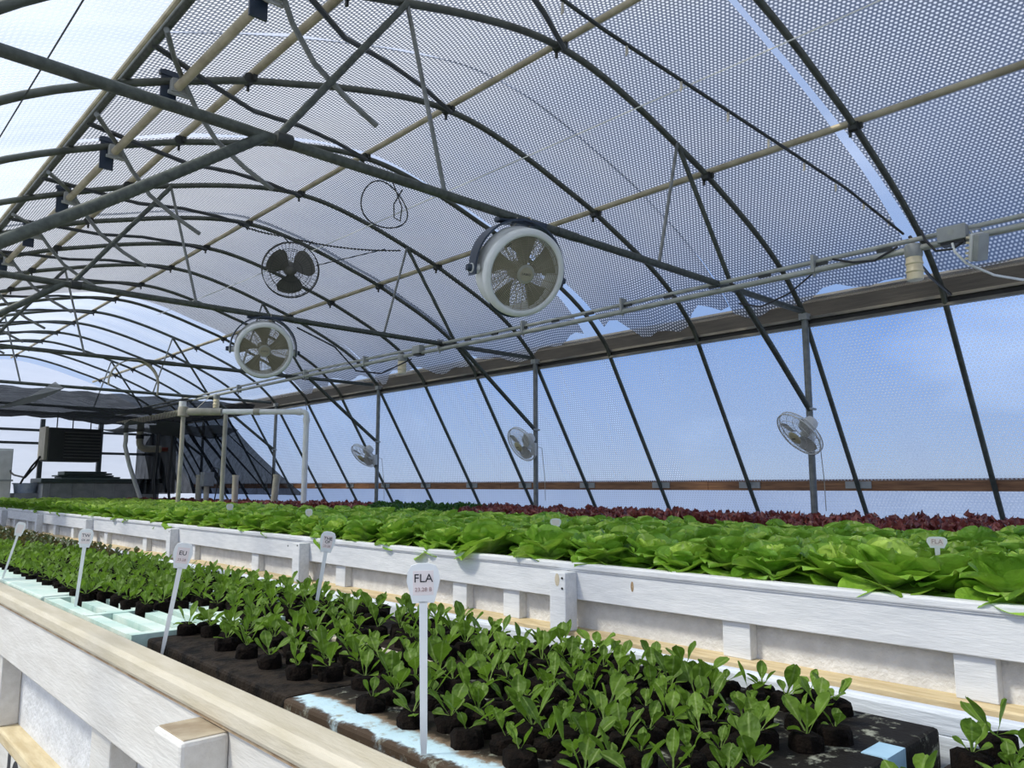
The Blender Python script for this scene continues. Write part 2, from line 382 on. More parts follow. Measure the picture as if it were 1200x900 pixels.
# gable ends
def gable(y):
    P = [[(XC+(x-XC)*t, y, ZF+(z-ZF)*(1 if t == 1 else 1)) for t in (0, 1)] for x, z in FULL]
    mb = MB(); pts = [(x, y, z) for x, z in FULL]
    mb.add(pts, [tuple(range(len(pts)))], [(p[0], p[2]) for p in pts]); return mb
g = struct('wall_far', gable(Y1), M['endfilm'], smooth=False)
struct('wall_near', gable(Y0), M['endfilm'], smooth=False)
for x, w in ((5.63, .1), (6.98, .1), (4.35, .09), (2.4, .1), (3.2, .06)):
    MB().box(x-w/2, x+w/2, Y1-.14, Y1-.04, ZF, 1.6 if x != 3.2 else 1.0).build('frame_post', M['darksteel'], g, smooth=False)
for z, x0, x1 in ((1.33, 1.0, 7.0), (.82, 5.68, 6.93), (1.02, 1.0, 4.3), (1.75, .4, 6.9)):
    MB().box(x0, x1, Y1-.12, Y1-.05, z-.03, z+.03).build('frame_rail', M['darksteel'], g, smooth=False)

# ------------------------------------------------------------------ eave beam and brown board (setting trim)
def eave_beam(sign, name):
    sx = lambda x: XC + sign*(x-XC)
    e = MB()
    def bx(x0, x1, z0, z1): e.box(min(sx(x0), sx(x1)), max(sx(x0), sx(x1)), Y0, Y1, z0, z1)
    bx(7.035, 7.075, 1.60, 1.80)
    bx(7.03, 7.10, 1.54, 1.585)
    o = struct(name, e, M['eave'], smooth=False, bevel=.004)
    c = MB()
    c.box(min(sx(7.0), sx(7.04)), max(sx(7.0), sx(7.04)), Y0, Y1, 1.585, 1.612)
    c.box(min(sx(7.0), sx(7.05)), max(sx(7.0), sx(7.05)), Y0, Y1, 1.515, 1.54)
    c.box(min(sx(7.02), sx(7.09)), max(sx(7.02), sx(7.09)), Y0, Y1, 1.795, 1.815)
    c.build('channel', M['eavelight'], o, smooth=False)
eave_beam(1, 'trim_1'); eave_beam(-1, 'trim_2')
xb = XC+leg(.02)
mb = MB()
yy = Y0
while yy < Y1:
    mb.box(xb+.03, xb+.07, yy, min(Y1, yy+3.655), -.045, .075); yy += 3.66
struct('trim_3', mb, M['board'], smooth=False, bevel=.004)
pl = MB()
for k in range(0, 15): pl.box(xb+.015, xb+.03, hy(k)-.13, hy(k)+.13, -.02, .05)
pl.build('splice_plate', M['greybox'], bpy.data.objects['trim_3'], smooth=False)

# ------------------------------------------------------------------ hoops, trusses
def arc_pts(y): return [(x, y, z) for x, z in FULL]
def smooth_arc():
    # Catmull-Rom through the profile for round pipe
    P = FULL; out = []
    for i in range(len(P)-1):
        p0, p1, p2, p3 = P[max(0, i-1)], P[i], P[i+1], P[min(len(P)-1, i+2)]
        for t in (0, .5):
            out.append(tuple(.5*((2*p1[c]) + (-p0[c]+p2[c])*t + (2*p0[c]-5*p1[c]+4*p2[c]-p3[c])*t*t + (-p0[c]+3*p1[c]-3*p2[c]+p3[c])*t**3) for c in (0, 1)))
    return out + [P[-1]]
SA = smooth_arc()
def hoop_mb(): return MB().tube([(x, 0, z) for x, z in SA], .024, 10)
hoop_me = hoop_mb().mesh('hoop', M['steel'])
GH = 'grey steel hoops of the greenhouse roof'
def clamp_mesh(x):
    c = MB(); z = prof(x)
    c.tube([(x-.03, -.03, z), (x-.03, .03, z)], .036, 8); c.box(x-.012, x+.012, -.05, .05, z-.012, z+.055); c.box(x-.02, x-.005, .028, .045, z-.06, z+.02)
    return c.mesh('pipe_clamp', M['darksteel'])
clamp_me = [clamp_mesh(x) for x in (3.6, 5.38, 1.97)]
def add_clamps(t):
    for m in clamp_me: link('pipe_clamp', m, t)
BTW = {-1: 'curving just in front of the nearest truss', 1: 'first one behind the nearest truss', 2: 'second one behind the nearest truss'}
for k in range(-3, 15):
    if k % 3 == 0: continue
    lab = 'grey roof hoop with no truss, %s of its kind from the camera' % ORD[k+2 - (k+3)//3] if k not in BTW else 'slim grey steel roof hoop without a truss, ' + BTW[k]
    h = link('roof_hoop', hoop_me); h.location = (0, hy(k), 0); tag(h, lab, 'hoop', GH)
    add_clamps(h)

def sq(x): return 2*XC-x
def truss_parts(t):
    link('hoop', hoop_me, t); add_clamps(t)
    z = 1.645
    ch = MB().tube([(.35, -.03, z), (sq(.35), -.03, z)], .027, 12); ch.tube([(3.5, -.03, z), (3.7, -.03, z)], .031, 12)
    ch.build('bottom_chord', M['chord'], t)
    for sgn in (0, 1):
        X = (lambda x: x) if sgn else sq
        a = (X(4.9), -.03, 2.69)
        MB().tube([a, (X(5.62), -.03, 1.68)], .019, 10).build('web_strut', M['chord'], t)
        MB().tube([a, (X(4.62), -.03, 1.67)], .013, 8).build('web_strut', M['post'], t)
        MB().tube([(X(5.70), -.035, 1.64), (X(6.3), -.035, 1.19), (X(6.96), -.01, .72)], .026, 12).build('knee_brace', M['chord'], t)
        p = MB().tube([(X(6.98), 0, ZF), (X(6.98), 0, 1.62)], .031, 16)
        post = p.build('post', M['post'], t)
        c = MB().box(X(6.98)-.045, X(6.98)+.045, -.04, .04, 1.58, 1.64); c.build('post_bracket', M['greybox'], post)
        MB().cyl((X(6.9), -.05, .72), (X(7.0), -.05, .72), .012, 8).build('brace_bolt', M['greybox'], post)
        b = MB().tube([(X(5.62)-.03, -.045, 1.645), (X(5.62)+.05, -.045, 1.645)], .036, 10)
        b.build('bolt_collar', M['darksteel'], t)
TL = ['steel roof truss nearest the camera, carrying the first big round fan', 'steel roof truss carrying the second big round fan', 'steel roof truss with the empty fan bracket on its chord', 'steel roof truss just in front of the hanging shade cloth', 'steel roof truss hidden among the shade cloths at the far end']
t0 = None
for i, k in enumerate((0, 3, 6, 9, 12)):
    if t0 is None:
        t0 = empty('roof_truss', (0, hy(k), 0), TL[i], 'truss', 'steel trusses across the greenhouse'); truss_parts(t0)
    else:
        c = copy_tree(t0); c.location = (0, hy(k), 0); c['label'] = TL[i]

# curved free-ended struts and diagonal wind braces per bay
st_me = MB().tube([(1.20, -.72, 2.30), (1.36, -.36, 2.37), (1.50, -.12, 2.38), (1.62, -.03, 2.27), (1.76, 0, 2.13), (1.95, 0, 2.01), (2.14, 0, 1.92)], .0155, 8).mesh('curved_strut', M['post'])
wb_me = MB().tube([(1.22, -1.70, 2.33), (1.7, -1.22, 2.49), (2.16, -.82, 2.62), (2.65, -.55, 2.77), (3.1, -.32, 2.86), (3.56, -.06, 2.93)], .017, 8).mesh('wind_brace', M['darksteel'])
for k in range(0, 13):
    s = link('curved_strut', st_me); s.location = (0, hy(k)-.0, 0)
    tag(s, 'short curved pipe with a free hanging end, %s of its row from the camera' % ORD[k], 'pipe', 'curved pipes hanging below the ridge')
    w = link('wind_brace', wb_me); w.location = (0, hy(k), 0)
    tag(w, 'thin dark diagonal brace reaching up to the ridge pipe, %s from the camera' % ORD[k], 'brace', 'diagonal braces below the roof')

# purlins (long pipes)
def purlin(x, dz, r, m, label, name='purlin'):
    z = prof(x)+dz
    return tag(MB().tube([(x, Y0, z), (x, 8, z), (x, Y1-.06, z)], r, 10).build(name, m), label, 'pipe', 'long pipes along the roof')
purlin(3.6, .047, .024, M['purlin'], 'long tan pipe along the ridge, clamped under the hoops')
purlin(5.38, .05, .026, M['purlin'], 'long tan pipe along the roof slope above the row of windows')
purlin(1.97, .05, .026, M['purlin'], 'long tan pipe between the ridge and the sunny roof slope')
p = purlin(1.22, .045, .024, M['chord'], 'long dark double pipe edging the bright uninsulated roof strip')
MB().tube([(1.17, Y0, prof(1.17)+.05), (1.17, Y1-.06, prof(1.17)+.05)], .014, 8).build('edge_strip', M['purlin'], p)
# hanging pipe on plates
hp = MB().tube([(1.49, Y0, 2.36), (1.49, Y1-1, 2.36)], .027, 12).build('hanging_pipe', M['purlin'])
tag(hp, 'tan pipe hung on dark plates below the sunny roof strip', 'pipe')
for k in range(-1, 13):
    y = hy(k)
    q = MB(); q.box(1.41, 1.50, y-.008, y+.008, 2.24, 2.46); q.box(1.40, 1.51, y-.015, y+.015, 2.44, 2.475)
    o = q.build('hanger_plate', M['navy'], hp, smooth=False)
    q = MB(); q.box(1.455, 1.545, y-.07, y-.02, 2.33, 2.41); q.cyl((1.44, y-.045, 2.325), (1.56, y-.045, 2.325), .012, 6)
    q.build('u_bolt', M['greybox'], o, smooth=False)

# ------------------------------------------------------------------ bubble insulation sheets
def ins_sheet(xa, xb_, ya, yb, m, label, drop=0.0, rag=0.0, ea=0.0, eb=0.0, seed=0, d=.085):
    """hangs under the outer film; lower edge ragged; ea/eb: how far the side edges pull in towards the eave"""
    rnd = random.Random(seed); nx = 40; ny = max(10, int((yb-ya)*8)); P = []; UV = []
    ph = [rnd.uniform(0, 6.28) for _ in range(4)]
    lens = [0]
    for i in range(nx+1):
        t = i/nx; row = []; ur = []
        for j in range(ny+1):
            w = j/ny
            edge = max(0, t-.55)/.45
            y = ya + (yb-ya)*w + ea*(1-w)*edge**1.5 - eb*w*edge**1.5
            xe = xb_ - rag*(.5+.5*math.sin(w*2*PI*1.0+ph[0]))*.6 - rag*.4*(.5+.5*math.sin(w*2*PI*3.1+ph[1]))
            x = xa + (xe-xa)*t
            z = prof(x)+d - drop*t**8*(.6+.4*math.sin(w*9+ph[2])) + .010*math.sin(y*5+x*3+ph[3])*math.sin(x*4)
            row.append((x, y, z)); ur.append(((x-xa)*1.08, y))
        P.append(row); UV.append(ur)
    mb = MB().grid(P, lambda i, j: UV[i][j])
    o = mb.build('insulation_sheet', m)
    return tag(o, label, 'insulation sheet', 'bubble insulation under the roof')
ins_sheet(1.24, 6.94, Y0, 2.28, M['bubble'], 'bubble insulation sheet at the picture edge before the first light slit', .06, .14, 0, .13, 1)
ins_sheet(1.24, 6.97, 2.325, 4.06, M['bubble'], 'bubble insulation sheet behind the first light slit, beside the ribbed lamp', .06, .16, -.05, .0, 2)
ins_sheet(1.24, 6.98, 4.04, 5.82, M['bubble'], 'bubble insulation sheet sagging behind the nearest big fan', .10, .26, .0, .12, 3, .075)
ins_sheet(1.24, 7.0, 5.90, 8.3, M['bubble'], 'bubble insulation sheet above the second wall fan', .10, .22, .10, .0, 4)
ins_sheet(1.24, 7.0, 8.22, 10.6, M['bubble'], 'bubble insulation sheet behind the second big fan', .08, .20, .0, .05, 5, .075)
ins_sheet(1.24, 6.98, 10.6, 13.1, M['bubble'], 'farthest bubble insulation sheet, ending at the bright white roof', .08, .25, .03, .0, 6)
ins_sheet(.30, 1.20, Y0, Y1-.2, M['bubbleleft'], 'bright thin bubble film strip on the sunny roof slope', 0, 0, 0, 0, 7)
ins_sheet(1.24, 6.85, 13.2, Y1-.2, M['bubbleleft'], 'bright thin film over the far end of the roof', .02, .05, 0, 0, 8)

# white string, sprinkler hose
tag(MB().tube([(4.37, Y0, 2.80), (4.37, 2.2, 2.79), (4.36, 6, 2.80), (4.33, 10, 2.80), (4.2, 13, 2.8)], .005, 6).build('white_string', M['pvc']), 'thin white string stretched along under the roof hoops', 'string')
tag(MB().tube([(.72, Y0, prof(.72)-.03), (.72, 6, prof(.72)-.035), (.72, 14, prof(.72)-.03)], .004, 5).build('thin_wire', M['darksteel']), 'thin dark wire along the bright roof strip', 'wire')
hs = MB().tube([(1.6, 1.92, 1.95), (2.3, 1.9, 1.875), (3.4, 1.9, 1.85), (4.6, 1.9, 1.82), (5.38, 1.86, 1.70)], .0085, 8).build('sprinkler_hose', M['darksteel'])
tag(hs, 'thin dark hose with hanging drippers ending at the ribbed lamp', 'hose')
for i in range(9):
    x = 2.05+.4*i; z = 1.88-.03*(x-2)
    MB().tube([(x, 1.9, z), (x+.0, 1.9, z-.035), (x-.008, 1.9, z-.05)], [.006, .007, .003], 6).build('dripper', M['pvcold'], hs)

# ------------------------------------------------------------------ conduits and lamps
cz = 1.60
c1 = tag(MB().tube([(5.4, Y0, cz+.0), (5.4, 5, cz-.03), (5.4, 10, cz), (5.4, 20, cz)], .0225, 12).build('lower_conduit', M['conduit']), 'thicker grey conduit, lower of the pair along the greenhouse', 'conduit')
c2 = tag(MB().tube([(5.42, Y0, cz+.07), (5.42, 5, cz+.04), (5.42, 10, cz+.07), (5.42, 20, cz+.07)], .017, 12).build('upper_conduit', M['conduit']), 'thinner grey conduit, upper of the pair along the greenhouse', 'conduit')
for y in [.9, 2.5, 4.3, 5.6, 7.0, 8.6, 10.2, 12.5, 15]:
    q = MB().box(5.37, 5.45, y-.012, y+.012, cz-.035, cz+.095); q.cyl((5.40, y, cz-.035), (5.40, y, cz-.065), .01, 8)
    q.build('strap', M['greybox'], c1, smooth=False)
for i in range(14):
    y = 1.1+.45*i; MB().box(5.402, 5.418, y-.05, y+.05, cz+.012, cz+.035).build('spacer', M['darksteel'], c1, smooth=False)
def lamp(y, label):
    t = empty('lamp_holder', (5.4, y, cz-.02), label, 'lamp', 'ribbed lamp holders along the conduit')
    MB().lathe([(.001, .035), (.05, .035), (.056, .02), (.056, -.045), (.05, -.055), (.001, -.055)], 24).build('collar', M['greybox'], t)
    pr = [(.001, -.05)]
    z = -.05
    for r, dz in ((.05, 0), (.052, -.035), (.056, -.042), (.056, -.05), (.050, -.056), (.052, -.09), (.057, -.097), (.057, -.105), (.051, -.112), (.053, -.145), (.05, -.158), (.001, -.16)): pr.append((r, -.05+dz))
    MB().lathe(pr, 28).build('ribbed_shade', M['lampcream'], t)
    return t
lamp(1.81, 'cream ribbed lamp holder beside the grey junction box')
lamp(7.75, 'cream ribbed lamp holder below the second big fan')
lamp(13.4, 'cream ribbed lamp holder above the white pipe frame, farthest along the conduit')
def jbox(y, label, s=1):
    t = empty('junction_box', (5.4, y, cz+.01), label, 'junction box', 'grey boxes on the conduit')
    MB().box(-.055, .03, -.085*s, .085*s, -.035, .065).build('case', M['greybox'], t, smooth=False, bevel=.006)
    MB().box(-.04, .035, -.07*s, .07*s, -.055, -.035).build('black_underside', M['black'], t, smooth=False)  # black slab forming the underside of the box
    MB().lathe([(.001, 0), (.02, 0), (.022, -.003), (.022, -.006)], 16).build('knockout', M['conduit'], t).matrix_local = Matrix.Translation((-.056, 0, .02)) @ Matrix.Rotation(-PI/2, 4, 'Y')
    return t
jbox(1.56, 'grey junction box on the conduit beside the flood lamp')
jbox(7.4, 'grey junction box on the conduit below the second big fan', .9)
# flood lamp
t = empty('flood_lamp', (5.36, 1.40, 1.495), 'small grey flood lamp with finned back and white cable', 'lamp')
t.rotation_euler = Euler((math.radians(20), math.radians(-12), math.radians(-28)))
MB().box(-.045, .045, -.02, .02, -.085, .085).build('glass', M['greybox'], t, smooth=False, bevel=.008)
q = MB().box(-.055, .055, .02, .045, -.09, .09); q.build('housing', M['wallfan'], t, smooth=False, bevel=.012)
for i in range(5): MB().box(-.045, .045, .045, .075, -.07+.033*i-.007, -.07+.033*i+.007).build('fin', M['lampcream'], t, smooth=False, bevel=.003)
q = MB().tube([(-.04, .03, .085), (-.04, .05, .11), (.04, .05, .11), (.04, .03, .085)], .006, 6); q.build('yoke', M['greybox'], t)
tag(MB().tube([(5.36, 1.56, cz-.04), (5.36, 1.55, 1.50), (5.40, 1.50, 1.42), (5.6, 1.40, 1.36), (5.9, 1.32, 1.37), (6.4, 1.2, 1.42), (6.9, 1.05, 1.52)], .008, 8).build('white_cable', M['pvc']), 'white cable looping down from the junction box to the eave', 'cable')
def loop(pts, r, label, m='black', name='black_cable'): return tag(MB().tube(pts, r, 6).build(name, M[m]), label, 'cable', 'loose cables on the conduit')
loop([(5.39, 1.75, cz+.1), (5.36, 1.72, cz+.02), (5.36, 1.66, cz-.07), (5.36, 1.56, cz-.08), (5.38, 1.5, cz-.04)], .008, 'short black cable looped between ribbed lamp and junction box')
loop([(5.38, 1.9, cz+.02), (5.36, 2.05, cz-.05), (5.36, 2.2, cz-.03), (5.38, 2.35, cz+.03)], .008, 'black cable sagging under the conduit beside the ribbed lamp')
loop([(5.44, 1.84, cz+.09), (5.40, 1.78, cz-.05), (5.7, 1.9, 1.60), (6.3, 2.0, 1.60), (6.9, 2.05, 1.58)], .012, 'black cable from the ribbed lamp down to the eave')
loop([(5.42, 2.5, cz-.02), (5.6, 2.8, 1.5), (5.7, 3.1, 1.46), (5.7, 3.3, 1.52)], .007, 'thin black cable under the chord of the near truss')
loop([(3.6, 7.0, 1.58), (4.2, 7.3, 1.5), (4.6, 7.5, 1.30), (5.0, 7.6, 1.32), (5.36, 7.5, 1.52)], .009, 'black cable drooping from the round wire fan to the conduit')
# hanging wire coil
q = MB(); n = 30
q.tube([(2.19+.145*math.cos(2*PI*i/n), 3.33+.02*math.sin(4*PI*i/n), 1.485+.125*math.sin(2*PI*i/n)) for i in range(n)], .004, 5, True)
q.tube([(2.24, 3.33, 1.62), (2.30, 3.33, 1.5), (2.29, 3.33, 1.42), (2.25, 3.33, 1.43), (2.24, 3.32, 1.5), (2.30, 3.33, 1.6)], .004, 5)
tag(q.build('wire_coil', M['darksteel']), 'loop of thin wire hanging from the near truss chord', 'wire')

# ------------------------------------------------------------------ big round fans
def fan_frame(front):
    """rotation whose local -Z ... local +Z points out of the fan's face, local Y is up"""
    z = Vector(front).normalized(); up = Vector((0, 0, 1)); x = up.cross(z).normalized(); y = z.cross(x)
    return Matrix((x, y, z)).transposed()
def big_fan(name, loc, front, label, chordz):
    t = empty(name, loc, label, 'fan', 'big round fans hung from the trusses')
    R = fan_frame(front).to_4x4()
    B = bpy.data.objects.new('fan_body', None)
    def part(nm, mb, m, par=None, mat=R, **k):
        o = mb.build(nm, M[m], par or t, **k); o.matrix_local = mat if par is None else Matrix(); return o
    h = MB().lathe([(.245, .085), (.262, .095), (.272, .085), (.275, .06), (.268, .045), (.262, .03), (.262, -.02), (.268, -.03), (.268, -.06), (.250, -.075), (.235, -.075), (.24, -.05), (.245, .0), (.243, .06)], 56, True)
    hs_ = part('housing', h, 'fanwhite', angle=50)
    part('bezel', MB().lathe([(.228, .092), (.236, .100), (.250, .102), (.262, .095), (.245, .083), (.23, .083)], 56, True), 'fanwhite', angle=60)
    gr = MB()
    for i in range(17): gr.ring(.06+.0106*i, .088-.012*(i/16)**2+.006, .0026, 44, 4)
    for i in range(24):
        a = 2*PI*i/24; gr.tube([(.055*math.cos(a), .055*math.sin(a), .090), (.245*math.cos(a+.12), .245*math.sin(a+.12), .080)], .0022, 4)
    part('front_grille', gr, 'fandark')
    bg = MB()
    for i in range(9): bg.ring(.06+.021*i, -.070, .002, 36, 4)
    for i in range(20):
        a = 2*PI*i/20; bg.tube([(.05*math.cos(a), .05*math.sin(a), -.07), (.24*math.cos(a), .24*math.sin(a), -.07)], .0025, 4)
    part('rear_grille', bg, 'fandark')
    hub = MB().lathe([(.001, .105), (.045, .104), (.058, .1), (.06, .09), (.06, .082)], 32)
    hb = part('hub_badge', hub, 'hub')
    bd = MB().lathe([(.001, .1062), (.042, .1055), (.043, .104)], 32).build('badge_face', M['fandark'], hb)
    text_mesh('badge_lettering', 'LASKO', .020, M['ink'], hb, Matrix.Translation((0, 0, .1065)))
    MB().lathe([(.001, .06), (.05, .06), (.055, .05), (.055, -.065), (.001, -.065)], 24).build('motor', M['fandark'], hs_)
    for b in range(5):
        a0 = 2*PI*b/5+.35; P = []
        for i in range(6):
            u = i/5; r = .05+.178*u; row = []
            for j in range(5):
                v = j/4-.5; a = a0+v*(.52+.26*u)+.15*u; row.append((r*math.cos(a), r*math.sin(a), .025-.065*v*(1-.25*u)))
            P.append(row)
        part('blade', MB().grid(P), 'blade')
    # U-shaped stand, kept upright in the truss plane direction of the fan's face
    z = Vector(front); z.z = 0; Rs = fan_frame((z.x, z.y, -.12)).to_4x4()
    U = MB(); n = 24; W = .085
    outer = []; 
    pts = [(.300*math.cos(PI*i/n), .300*math.sin(PI*i/n)) for i in range(n+1)]
    pts = [(.298, -.06)] + pts + [(-.298, -.06)]
    V = []
    for (x, y) in pts:
        r_ = math.hypot(x, y); nx, ny = x/r_, y/r_
        wd = W*(.55+.45*max(0, ny))
        for (dr, zz) in ((0, -wd), (.012, -wd), (.012, wd), (0, wd)): V.append((x+nx*dr, y+ny*dr, zz-.02))
    F = []
    for i in range(len(pts)-1):
        for j in range(4): F.append((i*4+j, (i+1)*4+j, (i+1)*4+(j+1) % 4, i*4+(j+1) % 4))
    F += [(0, 1, 2, 3), tuple(len(V)-4+j for j in (3, 2, 1, 0))]
    U.add(V, F)
    # flat mounting foot that meets the truss chord
    st = part('stand', U, 'navy', mat=Rs)
    MB().box(-.17, .17, .285, .318, -.055, .03).build('stand_foot', M['navy'], st, smooth=False, bevel=.01)
    for s_ in (-1, 1):
        k = MB().tube([(s_*.27, -.02, -.02), (s_*.318, -.02, -.02)], .03, 14); k.build('pivot_cap', M['fanwhite'], st)
        k = MB().tube([(s_*.318, -.02, -.02), (s_*.345, -.02, -.02)], [.024, .02], 10); k.build('tilt_knob', M['navy'], st)
    for s_ in (-.05, .05):
        MB().tube([(s_, .31+.035*math.cos(a), -.02+.05*math.sin(a)) for a in [2*PI*i/12 for i in range(12)]], .004, 5, True).build('tie_wire', M['pvcold'], st)
    MB().tube([(.15*math.cos(a)*1.7, .285*math.sin(a), .02) for a in [PI+.9+(PI-1.8)*i/10 for i in range(11)]], .009, 6).build('lower_handle', M['navy'], hs_)
    return t
big_fan('drum_fan', (3.195, 3.35, 1.325), (-.232, -.863, -.443), 'big white round fan nearest the camera, hung from the truss', 1.65)
big_fan('drum_fan', (3.26, 7.01, 1.325), (-.30, -.86, -.38), 'second big white round fan, hung deeper in the greenhouse', 1.65)
# bare bracket on the third truss
t = empty('fan_bracket', (3.2, 10.67, 1.34), 'bare arched fan bracket without fan on the third truss', 'bracket')
n = 20; V = []; pts = [(.3*math.cos(PI*i/n), .3*math.sin(PI*i/n)) for i in range(n+1)]; pts = [(.295, -.13)] + pts + [(-.295, -.05)]
for (x, y) in pts:
    r_ = math.hypot(x, y)
    wd = .02+.045*max(0, y/r_)
    for (dr, zz) in ((0, -wd), (.012, -wd), (.012, wd), (0, wd)): V.append((x+x/r_*dr, zz, y+y/r_*dr))
F = [(i*4+j, (i+1)*4+j, (i+1)*4+(j+1) % 4, i*4+(j+1) % 4) for i in range(len(pts)-1) for j in range(4)] + [(0, 1, 2, 3), tuple(len(V)-4+j for j in (3, 2, 1, 0))]
MB().add(V, F).build('arch', M['fandark'], t)
MB().box(-.17, .17, -.04, .04, .29, .315).build('mounting_foot', M['navy'], t, smooth=False, bevel=.008)

# round wire fan on a chain
loc = Vector((3.79, 7.57, 2.33)); t = empty('wire_fan', loc, 'dark round wire cage fan hanging from a chain', 'fan')
R = fan_frame((-.30, -.86, -.42)).to_4x4()
def part(nm, mb, m, **k):
    o = mb.build(nm, M[m], t, **k); o.matrix_local = R; return o
cg = MB()
for (r_, zz) in ((.30, .0), (.30, .03), (.30, -.05), (.22, .055), (.12, .065), (.22, -.085), (.12, -.1)): cg.ring(r_, zz, .0045 if r_ > .29 else .003, 44, 5)
for i in range(44):
    a = 2*PI*i/44; c_, s_ = math.cos(a), math.sin(a)
    cg.tube([(.05*c_, .05*s_, .068), (.22*c_, .22*s_, .055), (.30*c_, .30*s_, .02), (.302*c_, .302*s_, -.04), (.22*c_, .22*s_, -.085), (.1*c_, .1*s_, -.1)], .0021, 4)
part('cage', cg, 'wirefan')
for b in range(3):
    a0 = 2*PI*b/3+.55; P = []
    for i in range(7):
        u = i/6; r = .05+.21*u; row = []
        for j in range(5):
            v = j/4-.5; a = a0+v*(1.25+.3*math.sin(PI*u))*(1 if u < .99 else .8); row.append((r*math.cos(a), r*math.sin(a), -.01-.06*v))
        P.append(row)
    part('blade', MB().grid(P), 'bladegrey')
part('motor', MB().lathe([(.001, .035), (.04, .033), (.055, .02), (.06, -.03), (.075, -.05), (.075, -.16), (.06, -.18), (.001, -.18)], 24), 'bladegrey')
ch = MB(); 
def chain(a, b, n, sag):
    a, b = Vector(a), Vector(b); pts = [a.lerp(b, i/n)+Vector((0, 0, -sag*4*(i/n)*(1-i/n))) for i in range(n+1)]
    ch.tube(pts, .007, 5)
    for i in range(n): ch.tube([pts[i].lerp(pts[i+1], .3)+Vector((0, 0, .009)), pts[i].lerp(pts[i+1], .7)-Vector((0, 0, .009))], .0085, 5)
chain((3.45, 8.2, 2.93), (3.72, 7.65, 2.72), 14, .02); chain((3.72, 7.65, 2.72), (4.86, 7.04, 2.66), 34, .05)
ch.tube([(3.72, 7.65, 2.72), (3.79, 7.6, 2.63)], .006, 5); ch.tube([(4.0, 7.5, 2.69), (3.93, 7.55, 2.58)], .006, 5); ch.tube([(4.7, 7.12, 2.66), (4.05, 7.5, 2.42)], .006, 5)
tag(ch.build('hanging_chain', M['darksteel']), 'dark chain strung from ridge to truss, holding the round wire fan', 'chain')

# ------------------------------------------------------------------ wall fans on the posts
def wall_fan(y, label, z, front):
    t = empty('wall_fan', (6.70, y-.02, z), label, 'fan', 'small wall fans on the posts')
    R = fan_frame(front).to_4x4() @ Matrix.Scale(1.08, 4)
    def part(nm, mb, m, par=None, **k):
        o = mb.build(nm, M[m], par or t, **k)
        if par is None: o.matrix_local = R
        return o
    cg = MB()
    for r_, zz, th in ((.215, 0, .006), (.215, -.03, .005), (.17, .03, .002), (.12, .045, .002), (.17, -.06, .002), (.12, -.075, .002)): cg.ring(r_, zz, th, 44, 6)
    for i in range(48):
        a = 2*PI*i/48; c_, s_ = math.cos(a), math.sin(a)
        cg.tube([(.06*c_, .06*s_, .052), (.15*c_, .15*s_, .038), (.215*c_, .215*s_, .0), (.215*c_, .215*s_, -.03), (.13*c_, .13*s_, -.075), (.06*c_, .06*s_, -.085)], .0013, 4)
    part('cage', cg, 'wallfan')
    for b in range(3):
        a0 = 2*PI*b/3+.2; P = []
        for i in range(7):
            u = i/6; r = .035+.155*u; row = []
            for j in range(5):
                v = j/4-.5; w = 1.5*math.sin(PI*(.12+.78*u))**.6*(1-.35*u); a = a0+v*w+.3*u; row.append((r*math.cos(a), r*math.sin(a), -.015-.045*v))
            P.append(row)
        part('blade', MB().grid(P), 'wfblade')
    hb = part('hub_badge', MB().lathe([(.001, .062), (.045, .060), (.06, .053), (.062, .045)], 28), 'beige')
    MB().box(-.022, .022, -.004, .004, .061, .063).build('badge_mark', M['ink'], hb, smooth=False)
    mo = part('motor_housing', MB().lathe([(.001, -.20), (.03, -.198), (.055, -.185), (.064, -.16), (.066, -.09), (.06, -.075), (.001, -.075)], 28), 'wallfan')
    br = MB().tube([(.06, 0, .02), (.10, .0, -.03), (.17, 0, -.03), (.22, 0, -.03)], [.018, .02, .024, .028], 10)
    br.box(.20, .25, -.032, .032, -.13, .03)
    part('bracket', br, 'wallfan').matrix_local = Matrix()
    cd = MB().tube([(.27, -.03, -.02), (.33, -.04, -.03), (.345, -.04, -.15), (.38, -.04, -.4), (.39, -.04, -.7)], .004, 5)
    part('cord', cd, 'pvcold').matrix_local = Matrix()
    return t
wall_fan(3.35, 'small white wall fan on the nearest steel post', .47, (-.67, .37, -.63))
wall_fan(7.01, 'small white wall fan on the second steel post', .52, (-.83, .11, -.5))
wall_fan(10.67, 'small white wall fan on the third steel post', .48, (-.71, -.02, -.70))

